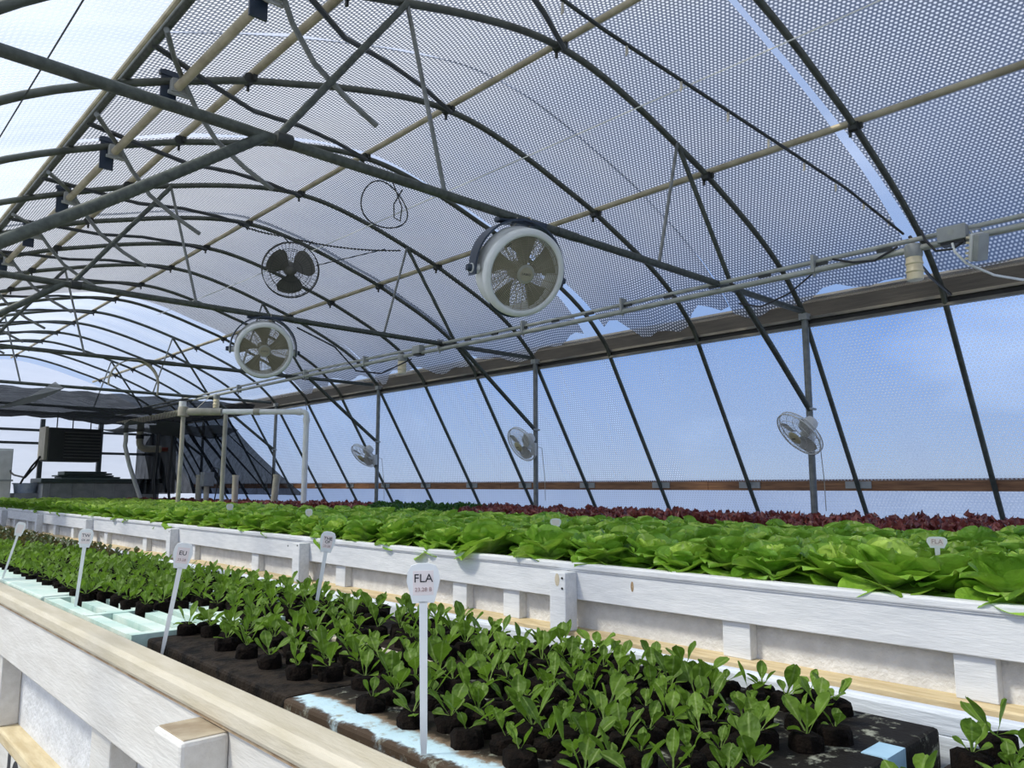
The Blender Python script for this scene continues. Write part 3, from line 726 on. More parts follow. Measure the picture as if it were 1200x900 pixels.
# ------------------------------------------------------------------ raised beds
def bed(name, label, xf, zr, y0, y1, posts, uprights, width, dep=.33, pro=.088, ledge=(-.045, .10, .075), paint='whitepaint'):
    """xf: x of the fascia front; zr: top of the rim; fascia is a 2x6 under a flat rim board, posts stand proud"""
    t = empty(name, (xf, y0, zr), label, 'raised bed')
    def part(nm, mb, m, bevel=.004, par=None, **k): return mb.build(nm, M[m], par or t, smooth=False, bevel=bevel, **k)
    off = Vector((xf, y0, zr))
    def bx(mb, x0, x1, ya, yb, z0, z1): return mb.box(x0, x1, ya-y0, yb-y0, z0, z1)
    seg = [y0] + posts + [y1]
    r = MB(); 
    bx(r, -.012, .045, y0, y1, -.034, 0)
    part('rim_board', r, 'cream' if xf < 1 else 'whitepaint', .008)
    s = MB(); bx(s, -.006, .02, y0, y1, -.0385, -.034); part('caulk_line', s, 'brown' if xf < 1 else paint, 0)
    for i in range(len(seg)-1):
        bx_ = bx(MB(), 0, .035, seg[i]+.002, seg[i+1]-.002, -.18, -.0385); part('fascia_plank', bx_, paint)
    p = MB(); bx(p, .075, .09, y0, y1, -dep-.01, -.17); part('back_panel', p, 'panel', 0)
    for y in uprights: part('upright', bx(MB(), .02, .075, y-.065, y+.065, -dep, -.18), paint)
    for y in posts: part('corner_post', bx(MB(), -pro, .0, y-.06, y+.05, -dep, -.043), paint, .006)
    if paint != 'whitepaint':
        for y in posts: part('worn_post_top', bx(MB(), -pro+.006, -.002, y-.054, y+.044, -.044, -.0415), 'worn', .001)
    l = MB(); bx(l, ledge[0], ledge[1], y0, y1, -dep-ledge[2], -dep); part('ledge', l, 'ledge', .006)
    w = MB(); bx(w, ledge[0]+.005, ledge[0]+.025, y0, y1, -(zr+H0) if False else -(zr+H0), -dep-ledge[2]); part('lower_board', w, paint, 0)
    e = MB(); bx(e, .075, width, y0, y0+.035, -.335, -.03); bx(e, .075, width, y1-.035, y1, -.335, -.03); part('end_board', e, 'whitepaint', 0)
    f = MB(); bx(f, width+.004, width+.03, y0, y1, -.034, 0); part('far_rim', f, 'whitepaint', .006)
    f = MB(); bx(f, width-.0, width+.035, y0, y1, -(zr+H0), -.034); part('back_board', f, 'whitepaint', 0)
    tr = MB(); bx(tr, .09, width, y0+.035, y1-.035, -.13, -.092); part('trough_liner', tr, 'water', 0)
    for yy in [y0+.3 + i*2.6 for i in range(int((y1-y0)/2.6)+1)]:
        part('foot', bx(MB(), .15, .24, yy-.05, yy+.05, -(zr+H0), -.12), 'whitepaint', 0)
        part('foot', bx(MB(), width-.12, width-.03, yy-.05, yy+.05, -(zr+H0), -.12), 'whitepaint', 0)
    return t
ZR1, ZR2 = -.31, -.385
zb = ZR2-.045
b1 = bed('raised_bed', 'near cream rimmed raised bed holding seedling trays', .50, ZR1, -.6, 18.6, [1.19, 3.93, 6.6, 9.3, 12.1, 14.8], [.5, 1.80, 2.86, 3.3, 4.5, 5.2, 5.9, 7.3, 8], .70, .40, .07, (.022, .10, .035), 'creampaint')
b2 = bed('raised_bed', 'white planked raised bed full of green and red lettuce', 2.96, ZR2, -.6, 19.0, [-.01, 2.74, 5.48, 8.18, 11.2, 13.9, 16.6], [.9, 1.80, 3.19, 3.64, 5.0, 6.4, 7.8, 9.2, 10.65, 12.2, 13.2, 15, 16], 3.84)
# number painted on the near bed's lower board
text_mesh('painted_number', '10', .17, M['ink'], b1, Matrix.Translation((.0262, 2.59+.6, -.512)) @ Matrix.Rotation(-PI/2, 4, 'Z') @ Matrix.Rotation(PI/2, 4, 'X'), bold=.009)
# screw heads, knot and filler on the far bed's face
q = MB()
for y, z in ((2.70, -.07), (2.70, -.12), (5.45, -.06), (5.6, -.07), (8.15, -.07)): q.cyl((-.089, y+.6, z), (-.092, y+.6, z), .006, 8)
q.build('screw_head', M['darksteel'], b2)
q = MB().lathe([(.001, .002), (.008, .0015), (.013, 0)], 12); o = q.build('wood_knot', M['brown'], b2); o.matrix_local = Matrix.Translation((-.001, 2.33+.6, -.085)) @ Matrix.Rotation(-PI/2, 4, 'Y') @ Matrix.Diagonal((1.9, .7, 1, 1))
q = MB().lathe([(.001, .001), (.02, 0)], 14); o = q.build('filler_patch', M['cream'], b2); o.matrix_local = Matrix.Translation((-.089, 2.74+.6-.005, -.08)) @ Matrix.Rotation(-PI/2, 4, 'Y') @ Matrix.Diagonal((1.6, .8, 1, 1))

# ------------------------------------------------------------------ foam rafts in the near bed
ZT = -.322       # raft top
def raft(y0, y1, x0, x1, m, label, zt=ZT, th=.055):
    o = MB().box(0, x1-x0, 0, y1-y0, -th, 0).build('foam_raft', M[m], None, smooth=False, bevel=.006)
    o.location = (x0, y0, zt); return tag(o, label, 'raft', 'floating foam rafts of the near bed')
raft(-.55, .36, .585, 1.165, 'raftblue', 'pale blue foam raft at the near end of the seedling bed', ZT-.012)
raft(.40, 1.14, .585, 1.165, 'raft', 'algae-stained pale blue foam raft with the tall printed stake', ZT)
q_ = bpy.data.objects['foam_raft.001']
for x0, x1 in ((.40, .455), (.16, .22)): MB().box(x0, x1, -.0015, .03, -.04, .0012).build('clean_patch', M['cleanfoam'], q_, smooth=False)
raft(1.16, 1.80, .600, .872, 'raftdark', 'black algae-covered foam raft beside the second stake', ZT-.004)
raft(1.16, 1.80, .905, 1.165, 'raftdark', 'black algae-covered foam raft along the far rim', ZT-.006)
raft(2.62, 4.2, .57, 1.165, 'raftgreen', 'pale green foam raft beyond the slotted tray', ZT+.004)
raft(4.22, 18.4, .57, 1.165, 'raftgreen', 'long pale raft deep in the near bed', ZT)
sp = MB().box(.876, .900, 1.16, 2.0, ZT-.05, ZT+.002); tag(sp.build('divider_strip', M['cream'], None, smooth=False), 'pale wooden strip between two black rafts', 'strip')
# slotted tray
q = MB(); x = .575
q.box(.575, 1.165, 1.82, 1.85, ZT-.045, ZT+.002); q.box(.575, 1.165, 2.17, 2.20, ZT-.045, ZT+.002); q.box(.575, 1.165, 2.57, 2.60, ZT-.045, ZT+.002)
for i in range(10):
    xa = .575+i*.0655; q.box(xa-.004 if i else xa, xa+.033, 1.85, 2.17, ZT-.045, ZT); q.box(xa-.004 if i else xa, xa+.033, 2.2, 2.57, ZT-.045, ZT)
tag(q.build('slotted_tray', M['raftgreen'], None, smooth=False), 'pale slotted foam tray with open black slots near the rim', 'tray', 'floating foam rafts of the near bed')

# ------------------------------------------------------------------ plants
def leaf(mb, base, az, e0, bend, Ln, W, nu=6, nv=5, cup=.25, wave=.0, ph=0, stem=.0, frill=0, twist=0, spoon=False):
    """one leaf: starts at base heading azimuth az with elevation e0, elevation changes by bend along its length"""
    P = []; pos = Vector(base); ca, sa = math.cos(az), math.sin(az)
    side = Vector((-sa, ca, 0)); step = Ln/nu; up_ = 0
    for i in range(nu+1):
        u = i/nu if not spoon else 1-(1-i/nu)**1.35; e = e0+bend*u
        step = Ln*(u-up_); up_ = u
        d = Vector((ca*math.cos(e), sa*math.cos(e), math.sin(e))); nrm = Vector((-ca*math.sin(e), -sa*math.sin(e), math.cos(e)))
        if i: pos = pos+d*step
        if u < stem: w = .10+.10*u
        else:
            v_ = (u-stem)/(1-stem); w = max(.10, (math.sin(PI*min(1, v_**1.15*.90+.05)))**.6)
        if spoon: w = max(.06, (.22+.78*math.sin(min(1, u/.55)*PI/2)**1.1) if u < .55 else math.sqrt(max(0, 1-((u-.55)/.455)**2)))
        elif u > .99: w *= .55
        w *= W/2; row = []
        for j in range(nv):
            v = 2*j/(nv-1)-1
            sd = (side*math.cos(twist*u)+nrm*math.sin(twist*u))
            off = cup*w*v*v*(1-.35*u) + wave*u*math.sin(v*3.2+ph+u*4) + frill*u*(1 if (i+j) % 2 else -1)*abs(v)
            row.append(pos+sd*(v*w)+nrm*off)
        P.append(row)
    mb.grid(P)

def butterhead(rnd, lod=0):
    mb = MB(); nu, nv = (12, 9) if lod == 0 else (6, 5)
    a = rnd.uniform(0, 6.28)
    rings = [(5, .135, .165, .30, -.55, .012, 0), (6, .132, .165, .72, -.50, .015, 0), (6, .130, .155, 1.02, -.25, .018, 0), (5, .112, .135, 1.15, .45, .02, 1), (4, .092, .11, 1.2, 1.2, .02, 1)] if lod == 0 else [(5, .135, .17, .40, -.5, .012, 0), (5, .132, .16, .85, -.35, .018, 0), (5, .118, .14, 1.1, .35, .02, 1)]
    for n, Ln, W, e0, bd, z0, mi in rings:
        mb.cur = mi
        for i in range(n):
            a += 2*PI/n + rnd.uniform(-.25, .25)
            l = Ln*rnd.uniform(.88, 1.12)
            e = e0+rnd.uniform(-.18, .18)
            leaf(mb, (.012*math.cos(a), .012*math.sin(a), z0), a, e, bd+rnd.uniform(-.25, .2), l, W*rnd.uniform(.9, 1.1), nu, nv, (.5 if e0 > .4 else .3), .009, rnd.uniform(0, 6), twist=rnd.uniform(-.22, .22), spoon=True)
        a += .5
    mb.cur = 0
    return mb
def redhead(rnd, lod=0):
    mb = MB(); a = rnd.uniform(0, 6)
    for n, Ln, W, e0, z0 in ([(8, .105, .085, .35, .02), (9, .105, .075, .75, .03), (8, .10, .065, 1.1, .04), (5, .09, .055, 1.35, .05)] if lod == 0 else [(7, .11, .10, .5, .02), (7, .105, .08, 1.0, .04)]):
        for i in range(n):
            a += 2*PI/n+rnd.uniform(-.3, .3)
            leaf(mb, (.01*math.cos(a), .01*math.sin(a), z0), a, e0+rnd.uniform(-.2, .2), rnd.uniform(-1.2, -.3), Ln*rnd.uniform(.85, 1.1), W*rnd.uniform(.8, 1.1), 6, 6 if lod == 0 else 4, .2, .014, rnd.uniform(0, 6), 0, .009, rnd.uniform(-.6, .6), True)
    return mb
def seedling_mb(rnd, lod=0, big=1.0):
    mb = MB(); a = rnd.uniform(0, 6.28); nl = rnd.choice((4, 5, 5, 6)) if lod == 0 else 4
    for i in range(nl):
        a += 2.4+rnd.uniform(-.5, .5)
        f = (.6, .65, 1, 1.05, .9, .7)[i]*big
        leaf(mb, (.002*math.cos(a), .002*math.sin(a), .001), a, (.45 if i < 2 else .9)+rnd.uniform(-.35, .4), rnd.uniform(-.5, .25), .048*f*rnd.uniform(.8, 1.2), .023*f*rnd.uniform(.9, 1.15), 7 if lod == 0 else 4, 5 if lod == 0 else 3, .3, .0015, rnd.uniform(0, 6), .38, 0, rnd.uniform(-.6, .6))
    return mb

CAM = Vector((0, 0, 0)); YAW, PIT = math.radians(43.111), math.radians(7.595)
FW = Vector((math.sin(YAW)*math.cos(PIT), math.cos(YAW)*math.cos(PIT), math.sin(PIT))); RT = Vector((math.cos(YAW), -math.sin(YAW), 0)); UP = RT.cross(FW)
def in_view(p, m=.08):
    p = Vector(p); d = p.dot(FW)
    return d > .1 and abs(p.dot(RT)/d) < .6667+m and -.5-m*1.5 < p.dot(UP)/d < .6

rnd = random.Random(11)
def plant_field(spots, protos, stuffgen, mats, name, labf, cat, stuffname, stufflabel, nmax, zfun, scl, child=None, tilt=.12):
    beyond = [p for p in spots if not in_view(p) and in_view(p, .38)]; spots = [p for p in spots if in_view(p)]
    spots.sort(key=lambda p: Vector(p).dot(FW))
    for i, p in enumerate(spots[:nmax]):
        me = rnd.choice(protos); o = link(name, me); o.location = p
        o.rotation_euler = (rnd.gauss(0, tilt), rnd.gauss(0, tilt), rnd.uniform(0, 6.28))
        s = scl(p)*rnd.uniform(*((.68, 1.25) if child else (.88, 1.12))); o.scale = (s, s, s*rnd.uniform(.9, 1.12))
        lab, grp = labf(p); tag(o, lab, cat, grp)
        if child:
            cm, cname, cl = child; ch = link(cname, rnd.choice(cm), o)
            ch.rotation_euler = (0, 0, rnd.uniform(0, 6.28)); ch.scale = (1/o.scale[0],)*2+(1/o.scale[2],)
    rest = spots[nmax:] + beyond
    if rest:
        mb = MB()
        bases = stuffgen
        for p in rest:
            b = rnd.choice(bases); s = scl(p)*rnd.uniform(.88, 1.12); a = rnd.uniform(0, 6.28); c_, s_ = math.cos(a)*s, math.sin(a)*s
            k = len(mb.v)
            mb.v += [(p[0]+x*c_-y*s_, p[1]+x*s_+y*c_, p[2]+z*s) for x, y, z in b.v]
            mb.f += [tuple(i+k for i in f) for f in b.f]; mb.uv += b.uv; mb.mi += b.mi
        o = mb.build(stuffname, mats, None, angle=80); tag(o, stufflabel, cat, None, 'stuff')

# white rafts under the lettuce
for i in range(8):
    for j, (x0, x1) in enumerate(((3.055, 4.3), (4.31, 5.55), (5.56, 6.78))):
        o = MB().box(0, x1-x0, 0, 2.38, -.04, 0).build('lettuce_raft', M['raftwhite'], None, smooth=False); o.location = (x0, -.5+2.42*i, zb)
        tag(o, 'white foam raft under the lettuces, %s from the camera in the %s row' % (ORD[i], ('front', 'middle', 'back')[j]), 'raft', 'white rafts hidden under the lettuces')

# butterheads
pr = [butterhead(random.Random(100+i)).mesh('butterhead', [M['lettuce'], M['lettuceheart']], True, 80) for i in range(7)]
lo = [butterhead(random.Random(200+i), 1) for i in range(6)]
spots = []; iy = 0; y = .35
while y < 18.7:
    for ix in range(9):
        if ix == 8 and iy % 2: continue
        x = 3.115+.235*ix+(.118 if iy % 2 else 0)+rnd.uniform(-.02, .02)
        if 4.3 < y: x += 0
        spots.append((x, y+rnd.uniform(-.025, .025), zb+.018))
    y += .225; iy += 1
def lablet(p):
    if p[0] < 3.26: return 'green butterhead lettuce drooping over the white front rim of its bed', 'front edge lettuces'
    return 'green butterhead lettuce growing behind the front edge heads of the white bed', 'inner green lettuces'
plant_field(spots, pr, lo, [M['lettuce'], M['lettuceheart']], 'butterhead_lettuce', lablet, 'lettuce', 'lettuce_foliage', 'pale green mass of far butterhead lettuces deep in the white bed', 300, None, lambda p: 1.30 if p[0] < 3.26 else 1.18, tilt=.12)
# red and dark green lettuces along the window side
pr = [redhead(random.Random(300+i)).mesh('red_lettuce', [M['redleaf']], True, 80) for i in range(6)]
lo = [redhead(random.Random(400+i), 1) for i in range(5)]
dk = [redhead(random.Random(500+i)).mesh('dark_lettuce', [M['darkleaf']], True, 80) for i in range(4)]
red, dark = [], []
y = .6
while y < 18.7:
    for ix in range(8):
        x = 5.36+.185*ix+rnd.uniform(-.025, .025); yy = y+rnd.uniform(-.03, .03)
        (dark if 6.6+(x-5.4)*.7 < yy < 8.6+(x-5.4)*1.3 else red).append((x, yy, zb))
    y += .185
plant_field(red, pr, lo, [M['redleaf']], 'red_lettuce', lambda p: ('dark red frilly lettuce head between green lettuces and window wall', 'red frilly lettuces'), 'lettuce', 'red_lettuce_foliage', 'distant strip of dark red lettuces below the far wall fans', 300, None, lambda p: 1.42, tilt=.08)
plant_field(dark, dk, lo, [M['darkleaf']], 'dark_green_lettuce', lambda p: ('dark green leafy head among the red lettuces below the second post', 'dark green lettuces'), 'lettuce', 'dark_lettuce_foliage', 'dark green lettuces beyond the second post', 300, None, lambda p: 1.4, tilt=.10)

# seedlings in plugs
pl_me = []
for i in range(4):
    r2 = random.Random(600+i); mb = MB(); n = 10
    rings = []
    for (r, z) in ((.019, -.040), (.0215, -.02), (.022, -.004), (.018, .001), (.006, .002)):
        rings.append([(r*r2.uniform(.86, 1.12)*math.cos(2*PI*j/n), r*r2.uniform(.86, 1.12)*math.sin(2*PI*j/n), z+r2.uniform(-.002, .002)) for j in range(n)])
    vs = [p for q in rings for p in q]; fs = [(i*n+j, i*n+(j+1) % n, (i+1)*n+(j+1) % n, (i+1)*n+j) for i in range(4) for j in range(n)] + [tuple(range(4*n, 5*n))]
    mb.add(vs, fs); pl_me.append(mb.mesh('soil_plug', M['soil']))
sg = [seedling_mb(random.Random(700+i), 0, 1.05).mesh('seedling', [M['seedling']], True, 80) for i in range(10)]
slo = []
for i in range(8):
    b = seedling_mb(random.Random(800+i), 1, 1.0)
    k = len(b.f); b.cur = 1
    n = 5; ring = lambda r, z: [(r*math.cos(2*PI*j/n), r*math.sin(2*PI*j/n), z) for j in range(n)]
    vs = ring(.026, -.04)+ring(.028, 0); b.add(vs, [(j, (j+1) % n, n+(j+1) % n, n+j) for j in range(n)]+[tuple(range(n, 2*n))]); slo.append(b)
spots = []; redsp = []
y = .06; iy = 0
PH = .017
while y < 18.2:
    near = y < 1.8
    pitch = .052 if near else .054
    for ix in range(11):
        x = .655+ix*.0495+rnd.uniform(-.006, .006)+(.02 if iy % 2 else 0); yy = y+rnd.uniform(-.007, .007)
        if x > 1.15: continue
        if .365 < yy < .43: continue
        if yy < .365 and rnd.random() < .25: continue
        if yy < .43 and x < .80: pass
        if 1.12 < yy < 1.18: continue
        if .865 < x < .912 and 1.16 < yy < 1.85: continue
        if 1.18 < yy < 1.8 and x < .66: continue
        if 1.8 < yy < 2.12 and x < .83: continue
        if 2.12 <= yy < 2.45 and x < .70: continue
        if near and rnd.random() < (.16 if yy > .5 else .25): continue
        # the corner of the stained raft stays bare
        if .43 <= yy < .50 and x > 1.03: continue
        if yy > 3.6 and x > .93 + .12*math.sin(yy*2.1): redsp.append((x, yy, ZT+PH)); continue
        spots.append((x, yy, ZT+PH))
    y += pitch; iy += 1
plant_field(spots, sg, slo, [M['seedling'], M['soil']], 'lettuce_seedling', lambda p: ('young green lettuce seedling standing in its own dark soil plug', 'seedlings in the near bed'), 'seedling', 'seedling_foliage', 'dense carpet of small dark green seedlings deep in the near bed', 300, None, lambda p: .82 if p[1] < 2 else .84, (pl_me, 'soil_plug', None), tilt=.08)

plant_field(redsp, sg, slo, [M['seedred'], M['soil']], 'red_seedling', None, 'seedling', 'red_seedling_foliage', 'brownish red seedlings along the far rim deep in the near bed', 0, None, lambda p: .8)

# ------------------------------------------------------------------ plant label stakes
def stake(base, top_dir, length, w, h, lines, label, yaw):
    """flat plastic stake: thin shaft, spade-shaped head with print"""
    z = Vector(top_dir).normalized(); f = Vector((-math.sin(yaw), -math.cos(yaw), 0)); f = (f-z*f.dot(z)).normalized()
    # local x: across, local -y: print side, local z: up
    yv = -f; xv = yv.cross(z).normalized(); R = Matrix((xv, yv, z)).transposed().to_4x4()
    t = empty('plant_stake', base, label, 'plant label', 'white plastic plant labels'); t.rotation_euler = R.to_euler()
    th = .0011
    s = MB(); L0 = length-h
    vs = [(-.0015, 0), (-w*.11, .02), (-w*.125, L0+.002), (w*.125, L0+.002), (w*.11, .02), (.0015, 0)]
    def slab(p2):
        n = len(p2); v = [(a, -th, b) for a, b in p2]+[(a, th, b) for a, b in p2]
        return v, [tuple(range(n))[::-1], tuple(range(n, 2*n))]+[(i, (i+1) % n, n+(i+1) % n, n+i) for i in range(n)]
    v, fc = slab([(a, b-.03) if b < .015 else (a, b) for a, b in vs]); MB().add(v, fc).build('shaft', M['stake'], t, smooth=False)
    hd = [(-w*.33, 0), (-w*.5, h*.55), (-w*.47, h*.8), (-w*.36, h*.95), (-w*.15, h), (w*.15, h), (w*.36, h*.95), (w*.47, h*.8), (w*.5, h*.55), (w*.33, 0)]
    v, fc = slab([(a, b+L0) for a, b in hd]); head = MB().add(v, fc).build('head', M['stake'], t, smooth=False)
    pa = MB().box(-w*.31, w*.31, -th-.0003, -th, L0+h*.2, L0+h*.82); pa.build('sticker', M['stkpaper'], head, smooth=False)
    for i, (tx, sz, zz, mk) in enumerate(lines):
        text_mesh('lettering', tx, sz*w, M[mk], head, Matrix.Translation((0, -th-.0006, L0+h*zz)) @ Matrix.Rotation(PI/2, 4, 'X'))
    return t
def stake_to(base, head, w, h, lines, label):
    base, head = Vector(base), Vector(head); d = head-base
    return stake(base, d, d.length, w, h, lines, label, math.atan2(head.x, head.y) + .0)
STK = [
 ((.593, .79, ZT), (496, 660), .040, .048, [('FLA', .36, .62, 'ink'), ('23.28 B', .17, .34, 'inkred')], 'white plant stake printed FLA, nearest in the seedling bed'),
 ((.575, 1.63, ZT), (217, 636), .036, .052, [('EU', .34, .6, 'ink'), ('23.28', .2, .34, 'inkred')], 'white plant stake printed EU leaning beside the slotted tray'),
 ((.60, 2.37, ZT), (102, 620), .036, .05, [('TW', .34, .65, 'ink'), ('CK 23', .2, .4, 'ink')], 'white plant stake at the slotted tray, second printed one from the end'),
 ((.58, 3.23, ZT), (26, 612), .030, .05, [], 'white plant stake seen edge-on at the photo margin'),
 ((.99, 1.78, ZT), (386, 623), .038, .052, [('THE', .3, .66, 'ink'), ('OF', .26, .5, 'ink'), ('23.28', .2, .3, 'inkred')], 'white plant stake in the middle of the seedlings before the far bed post'),
]
# heads: each stake stands nearly upright; the tilt is measured along the bed
def head_at(base, px):
    # nearest upright solution: a point at the base's depth
    b = Vector(base); d = b.dot(FW); u = (px[0]-600)/900; v = (450-px[1])/900
    return FW*d + RT*(u*d) + UP*(v*d)
TOPS = []
for base, px, w, h, lines, lab in STK: TOPS.append(head_at(base, px))
for (base, px, w, h, lines, lab), hd in zip(STK, TOPS): stake_to(base, hd, w, h, lines, lab)
def tagplate(loc, w, h, txt, label):
    d = Vector(loc).normalized()
    stake(Vector(loc)-Vector((0, 0, .10)), (-.05, -.02, 1), .10+h, w, h, [(txt, .34, .55, 'inkred')] if txt else [], label, math.atan2(d.x, d.y))
tagplate((3.40, 1.13, -.245), .075, .045, 'FLA', 'white plant label poking out between butterheads at the wide end')
tagplate((3.48, 3.32, -.245), .07, .05, '', 'white plant label among butterheads above the FLA stake')
tagplate((3.18, 5.85, -.245), .06, .06, '', 'white plant label among butterheads above the bed post')
tagplate((3.30, 7.7, -.235), .07, .06, '', 'white plant label deep among the far butterheads')

# ------------------------------------------------------------------ far end: shade cloths, heater, tank, pipes
def cloth(P, m, label, name='shade_cloth'): return tag(MB().grid(P).build(name, M[m]), label, 'shade cloth', 'dark shade cloths at the far end')
nx, ny = 44, 30; P = []
for i in range(nx+1):
    x = .6+6.0*i/nx; row = []
    for j in range(ny+1):
        v = j/ny; y = 14.45+4.6*v
        z = 1.60-.06*math.sin(PI*v)-.16*abs(math.sin(v*PI*3.0))*(.6+.4*math.sin(x*1.7)) - (.10 if 0 < j < ny else 0)*abs(math.sin(x*1.1+v*2)) + .015*math.sin(x*11+v*9)
        z -= max(0, 3.4-x)*.10*v
        row.append((x, y, z))
    P.append(row)
cloth(P, 'shade', 'dark shade cloth sagging in folds across the far end, before the heater')
P = []
for i in range(25):
    u = i/24; x = .9+2.05*u; row = []
    for j in range(14):
        v = j/13; row.append((x, 12.9+.9*v+.1*math.sin(u*5), .92+.62*u**2.2-.10*math.sin(PI*v)*(1-.5*u)+.04*math.sin(u*11+v*3)+.06*v))
    P.append(row)
cloth(P, 'shadelight', 'lighter grey shade cloth flap with curled edge at the picture margin')
P = []
for i in range(30):
    u = i/29; x = 4.6+2.1*u; row = []
    for j in range(12):
        v = j/11; row.append((x, 15.4+2.4*v, 1.24-.13*math.sin(PI*v)-.03*math.sin(u*14)-.05*u))
    P.append(row)
cloth(P, 'shadelight', 'grey shade cloth bundle folded beside the conduit above the riser pipes')
P = []
for i in range(140):
    u = i/139; row = []
    for j in range(20):
        v = j/19                       # 0 top, 1 bottom
        y = 20.4-(20.4-(16.0+(-3.2)*v))*(1-u); fold = (.05+.07*u)*math.sin(u*52+v*2.5+2*math.sin(v*3))+.03*math.sin(u*97+v*3)-.22*v*(1-v)*(1-u)
        z = 1.52-1.68*v; row.append((6.58+fold+max(0, v-.3)*.35, y, z))
    P.append(row)
cloth(P, 'curtain', 'dark shade curtain hanging slanted along the window wall at the far end', 'shade_curtain')
P = []
for i in range(40):
    u = i/39; row = []
    for j in range(10):
        v = j/9; row.append((6.05+.75*u, 19.6-.5*u+.08*math.sin(u*40+v), 1.40-1.58*v))
    P.append(row)
cloth(P, 'curtain', 'dark pleated shade curtain bundle beside the end wall corner', 'shade_curtain')

# heater
t = empty('unit_heater', (4.38, 18.5, .52), 'dark louvred unit heater hanging before the bright end wall', 'heater')
MB().box(-.50, .50, -.3, .3, 0, .70).build('casing', M['heater'], t, smooth=False, bevel=.01)
MB().box(-.56, -.50, -.25, .3, .03, .72).build('side_panel', M['heatertan'], t, smooth=False, bevel=.006)
MB().box(-.22, .48, -.315, -.30, .03, .67).build('painted_recess', M['black'], t, smooth=False)  # flat black plate paints the shade of a recess behind the louvres
for i in range(9):
    z = .07+.066*i; MB().box(-.21, .47, -.36, -.315, z, z+.022).build('louvre', M['louvre'], t, smooth=False, bevel=.004)
for x in (-.3, 0, .35): MB().tube([(x, 0, .70), (x, 0, 1.06)], .012, 8).build('hanger_rod', M['darksteel'], t)
tag(MB().tube([(3.80, 18.5, .62), (3.72, 18.4, .42), (3.55, 18.4, .18), (3.5, 19.2, .24), (3.55, 19.8, .30), (3.6, 20.25, .40)], .02, 8).build('black_cable', M['black']), 'black cable drooping from the heater to the white cabinet', 'cable')
tag(MB().tube([(3.82, 18.5, .62), (3.66, 18.4, .42), (3.52, 18.42, .15), (3.48, 18.42, .05)], .02, 8).build('black_cable', M['black']), 'black cable hanging straight down beside the heater', 'cable')
# tank with lid and stacked trays
t = empty('reservoir_tank', (5.37, 20.05, ZF), 'long grey reservoir tank with dark lid by the end wall', 'tank')
MB().box(-1.24, 1.24, -.45, .5, 0, 1.22).build('skirt', M['tank'], t, smooth=False, bevel=.01)
MB().box(-1.29, 1.29, -.5, .55, 1.22, 1.33).build('lid', M['tanklid'], t, smooth=False, bevel=.02)
for i in range(6): MB().tube([(-1.1+.44*i, -.46, .1), (-1.1+.44*i, -.46, 1.2)], .012, 6).build('rib', M['tank'], t)
for i, (w, dx, h) in enumerate(((.62, .03, .04), (.58, -.02, .035), (.5, .0, .04), (.44, -.03, .035))):
    o = MB().box(-w, w, -.3, .3, 0, h).build('plant_tray', M['tanklid'], None, smooth=False, bevel=.008); o.location = (5.05+dx*2, 19.95, ZF+1.33+.042*i)
    tag(o, 'dark green plastic tray on the tank lid, %s of the stack from below' % ORD[i], 'tray', 'tray stack on the tank')
# white cabinet and bin at the left margin
t = empty('white_cabinet', (3.36, 20.3, ZF), 'pale grey cabinet at the left picture margin by the end wall', 'cabinet')
MB().box(-.32, .24, -.3, .3, 0, 1.98).build('body', M['fanwhite'], t, smooth=False, bevel=.01)
MB().box(-.3, .22, -.315, -.30, .95, 1.94).build('door', M['wallfan'], t, smooth=False, bevel=.006)
MB().box(-.34, .27, -.34, .3, 1.26, 1.30).build('shelf_lip', M['greybox'], t, smooth=False)
t = empty('storage_bin', (3.93, 20.2, ZF), 'grey plastic bin on a stand below the heater', 'bin')
MB().lathe([(.22, 1.0), (.25, 1.2), (.27, 1.20), (.27, 1.225), (.24, 1.225), (.21, 1.01)], 24).build('tub', M['bin'], t)
MB().box(-.25, .25, -.25, .25, 0, 1.0).build('stand', M['tank'], t, smooth=False)

# pvc plumbing
def pipe(pts, r, m, name, label, fit=True):
    o = MB().tube(pts, r, 14).build(name, M[m]); tag(o, label, 'pipe', 'pvc pipes at the far end')
    if fit:
        for a, b in zip(pts, pts[1:]):
            pass
    return o
def bendpts(a, c, b, r=.10, n=5):
    a, c, b = Vector(a), Vector(c), Vector(b); p = c+(a-c).normalized()*r; q = c+(b-c).normalized()*r
    return [a]+[p*(1-t)**2+c*2*t*(1-t)+q*t*t for t in [i/n for i in range(n+1)]]+[b]
A, B_, Cc = (6.0, 11.24, zb+.001), (6.0, 11.24, 1.19), (5.02, 12.157, 1.19)
f = pipe(bendpts(A, B_, Cc, .08), .045, 'pvc', 'pvc_frame', 'bright white pvc pipe bent at the top, standing in red lettuce')
MB().tube([(6.0, 11.24, 1.02), (6.0, 11.24, 1.09)], .056, 14).build('elbow_socket', M['pvc'], f)
MB().tube([(5.94, 11.296, 1.19), (5.89, 11.343, 1.19)], .056, 14).build('elbow_socket', M['pvc'], f)
MB().tube([(5.45, 11.755, 1.19), (5.38, 11.82, 1.19)], .056, 14).build('coupling', M['pvcold'], f)
MB().tube([(6.0, 11.24, 1.22), (6.03, 11.4, 1.5)], .006, 6).build('hanging_wire', M['darksteel'], f)
h = pipe([(5.0, 12.175, 1.19), (4.8, 12.36, 1.19), (4.57, 12.575, 1.19)], .06, 'pvcold', 'pvc_header', 'thicker aged pvc header pipe ending in an elbow')
MB().lathe([(.001, .085), (.075, .08), (.085, .05), (.085, -.07), (.07, -.08), (.001, -.08)], 20).build('elbow', M['pvcold'], h).location = (4.55, 12.59, 1.19)
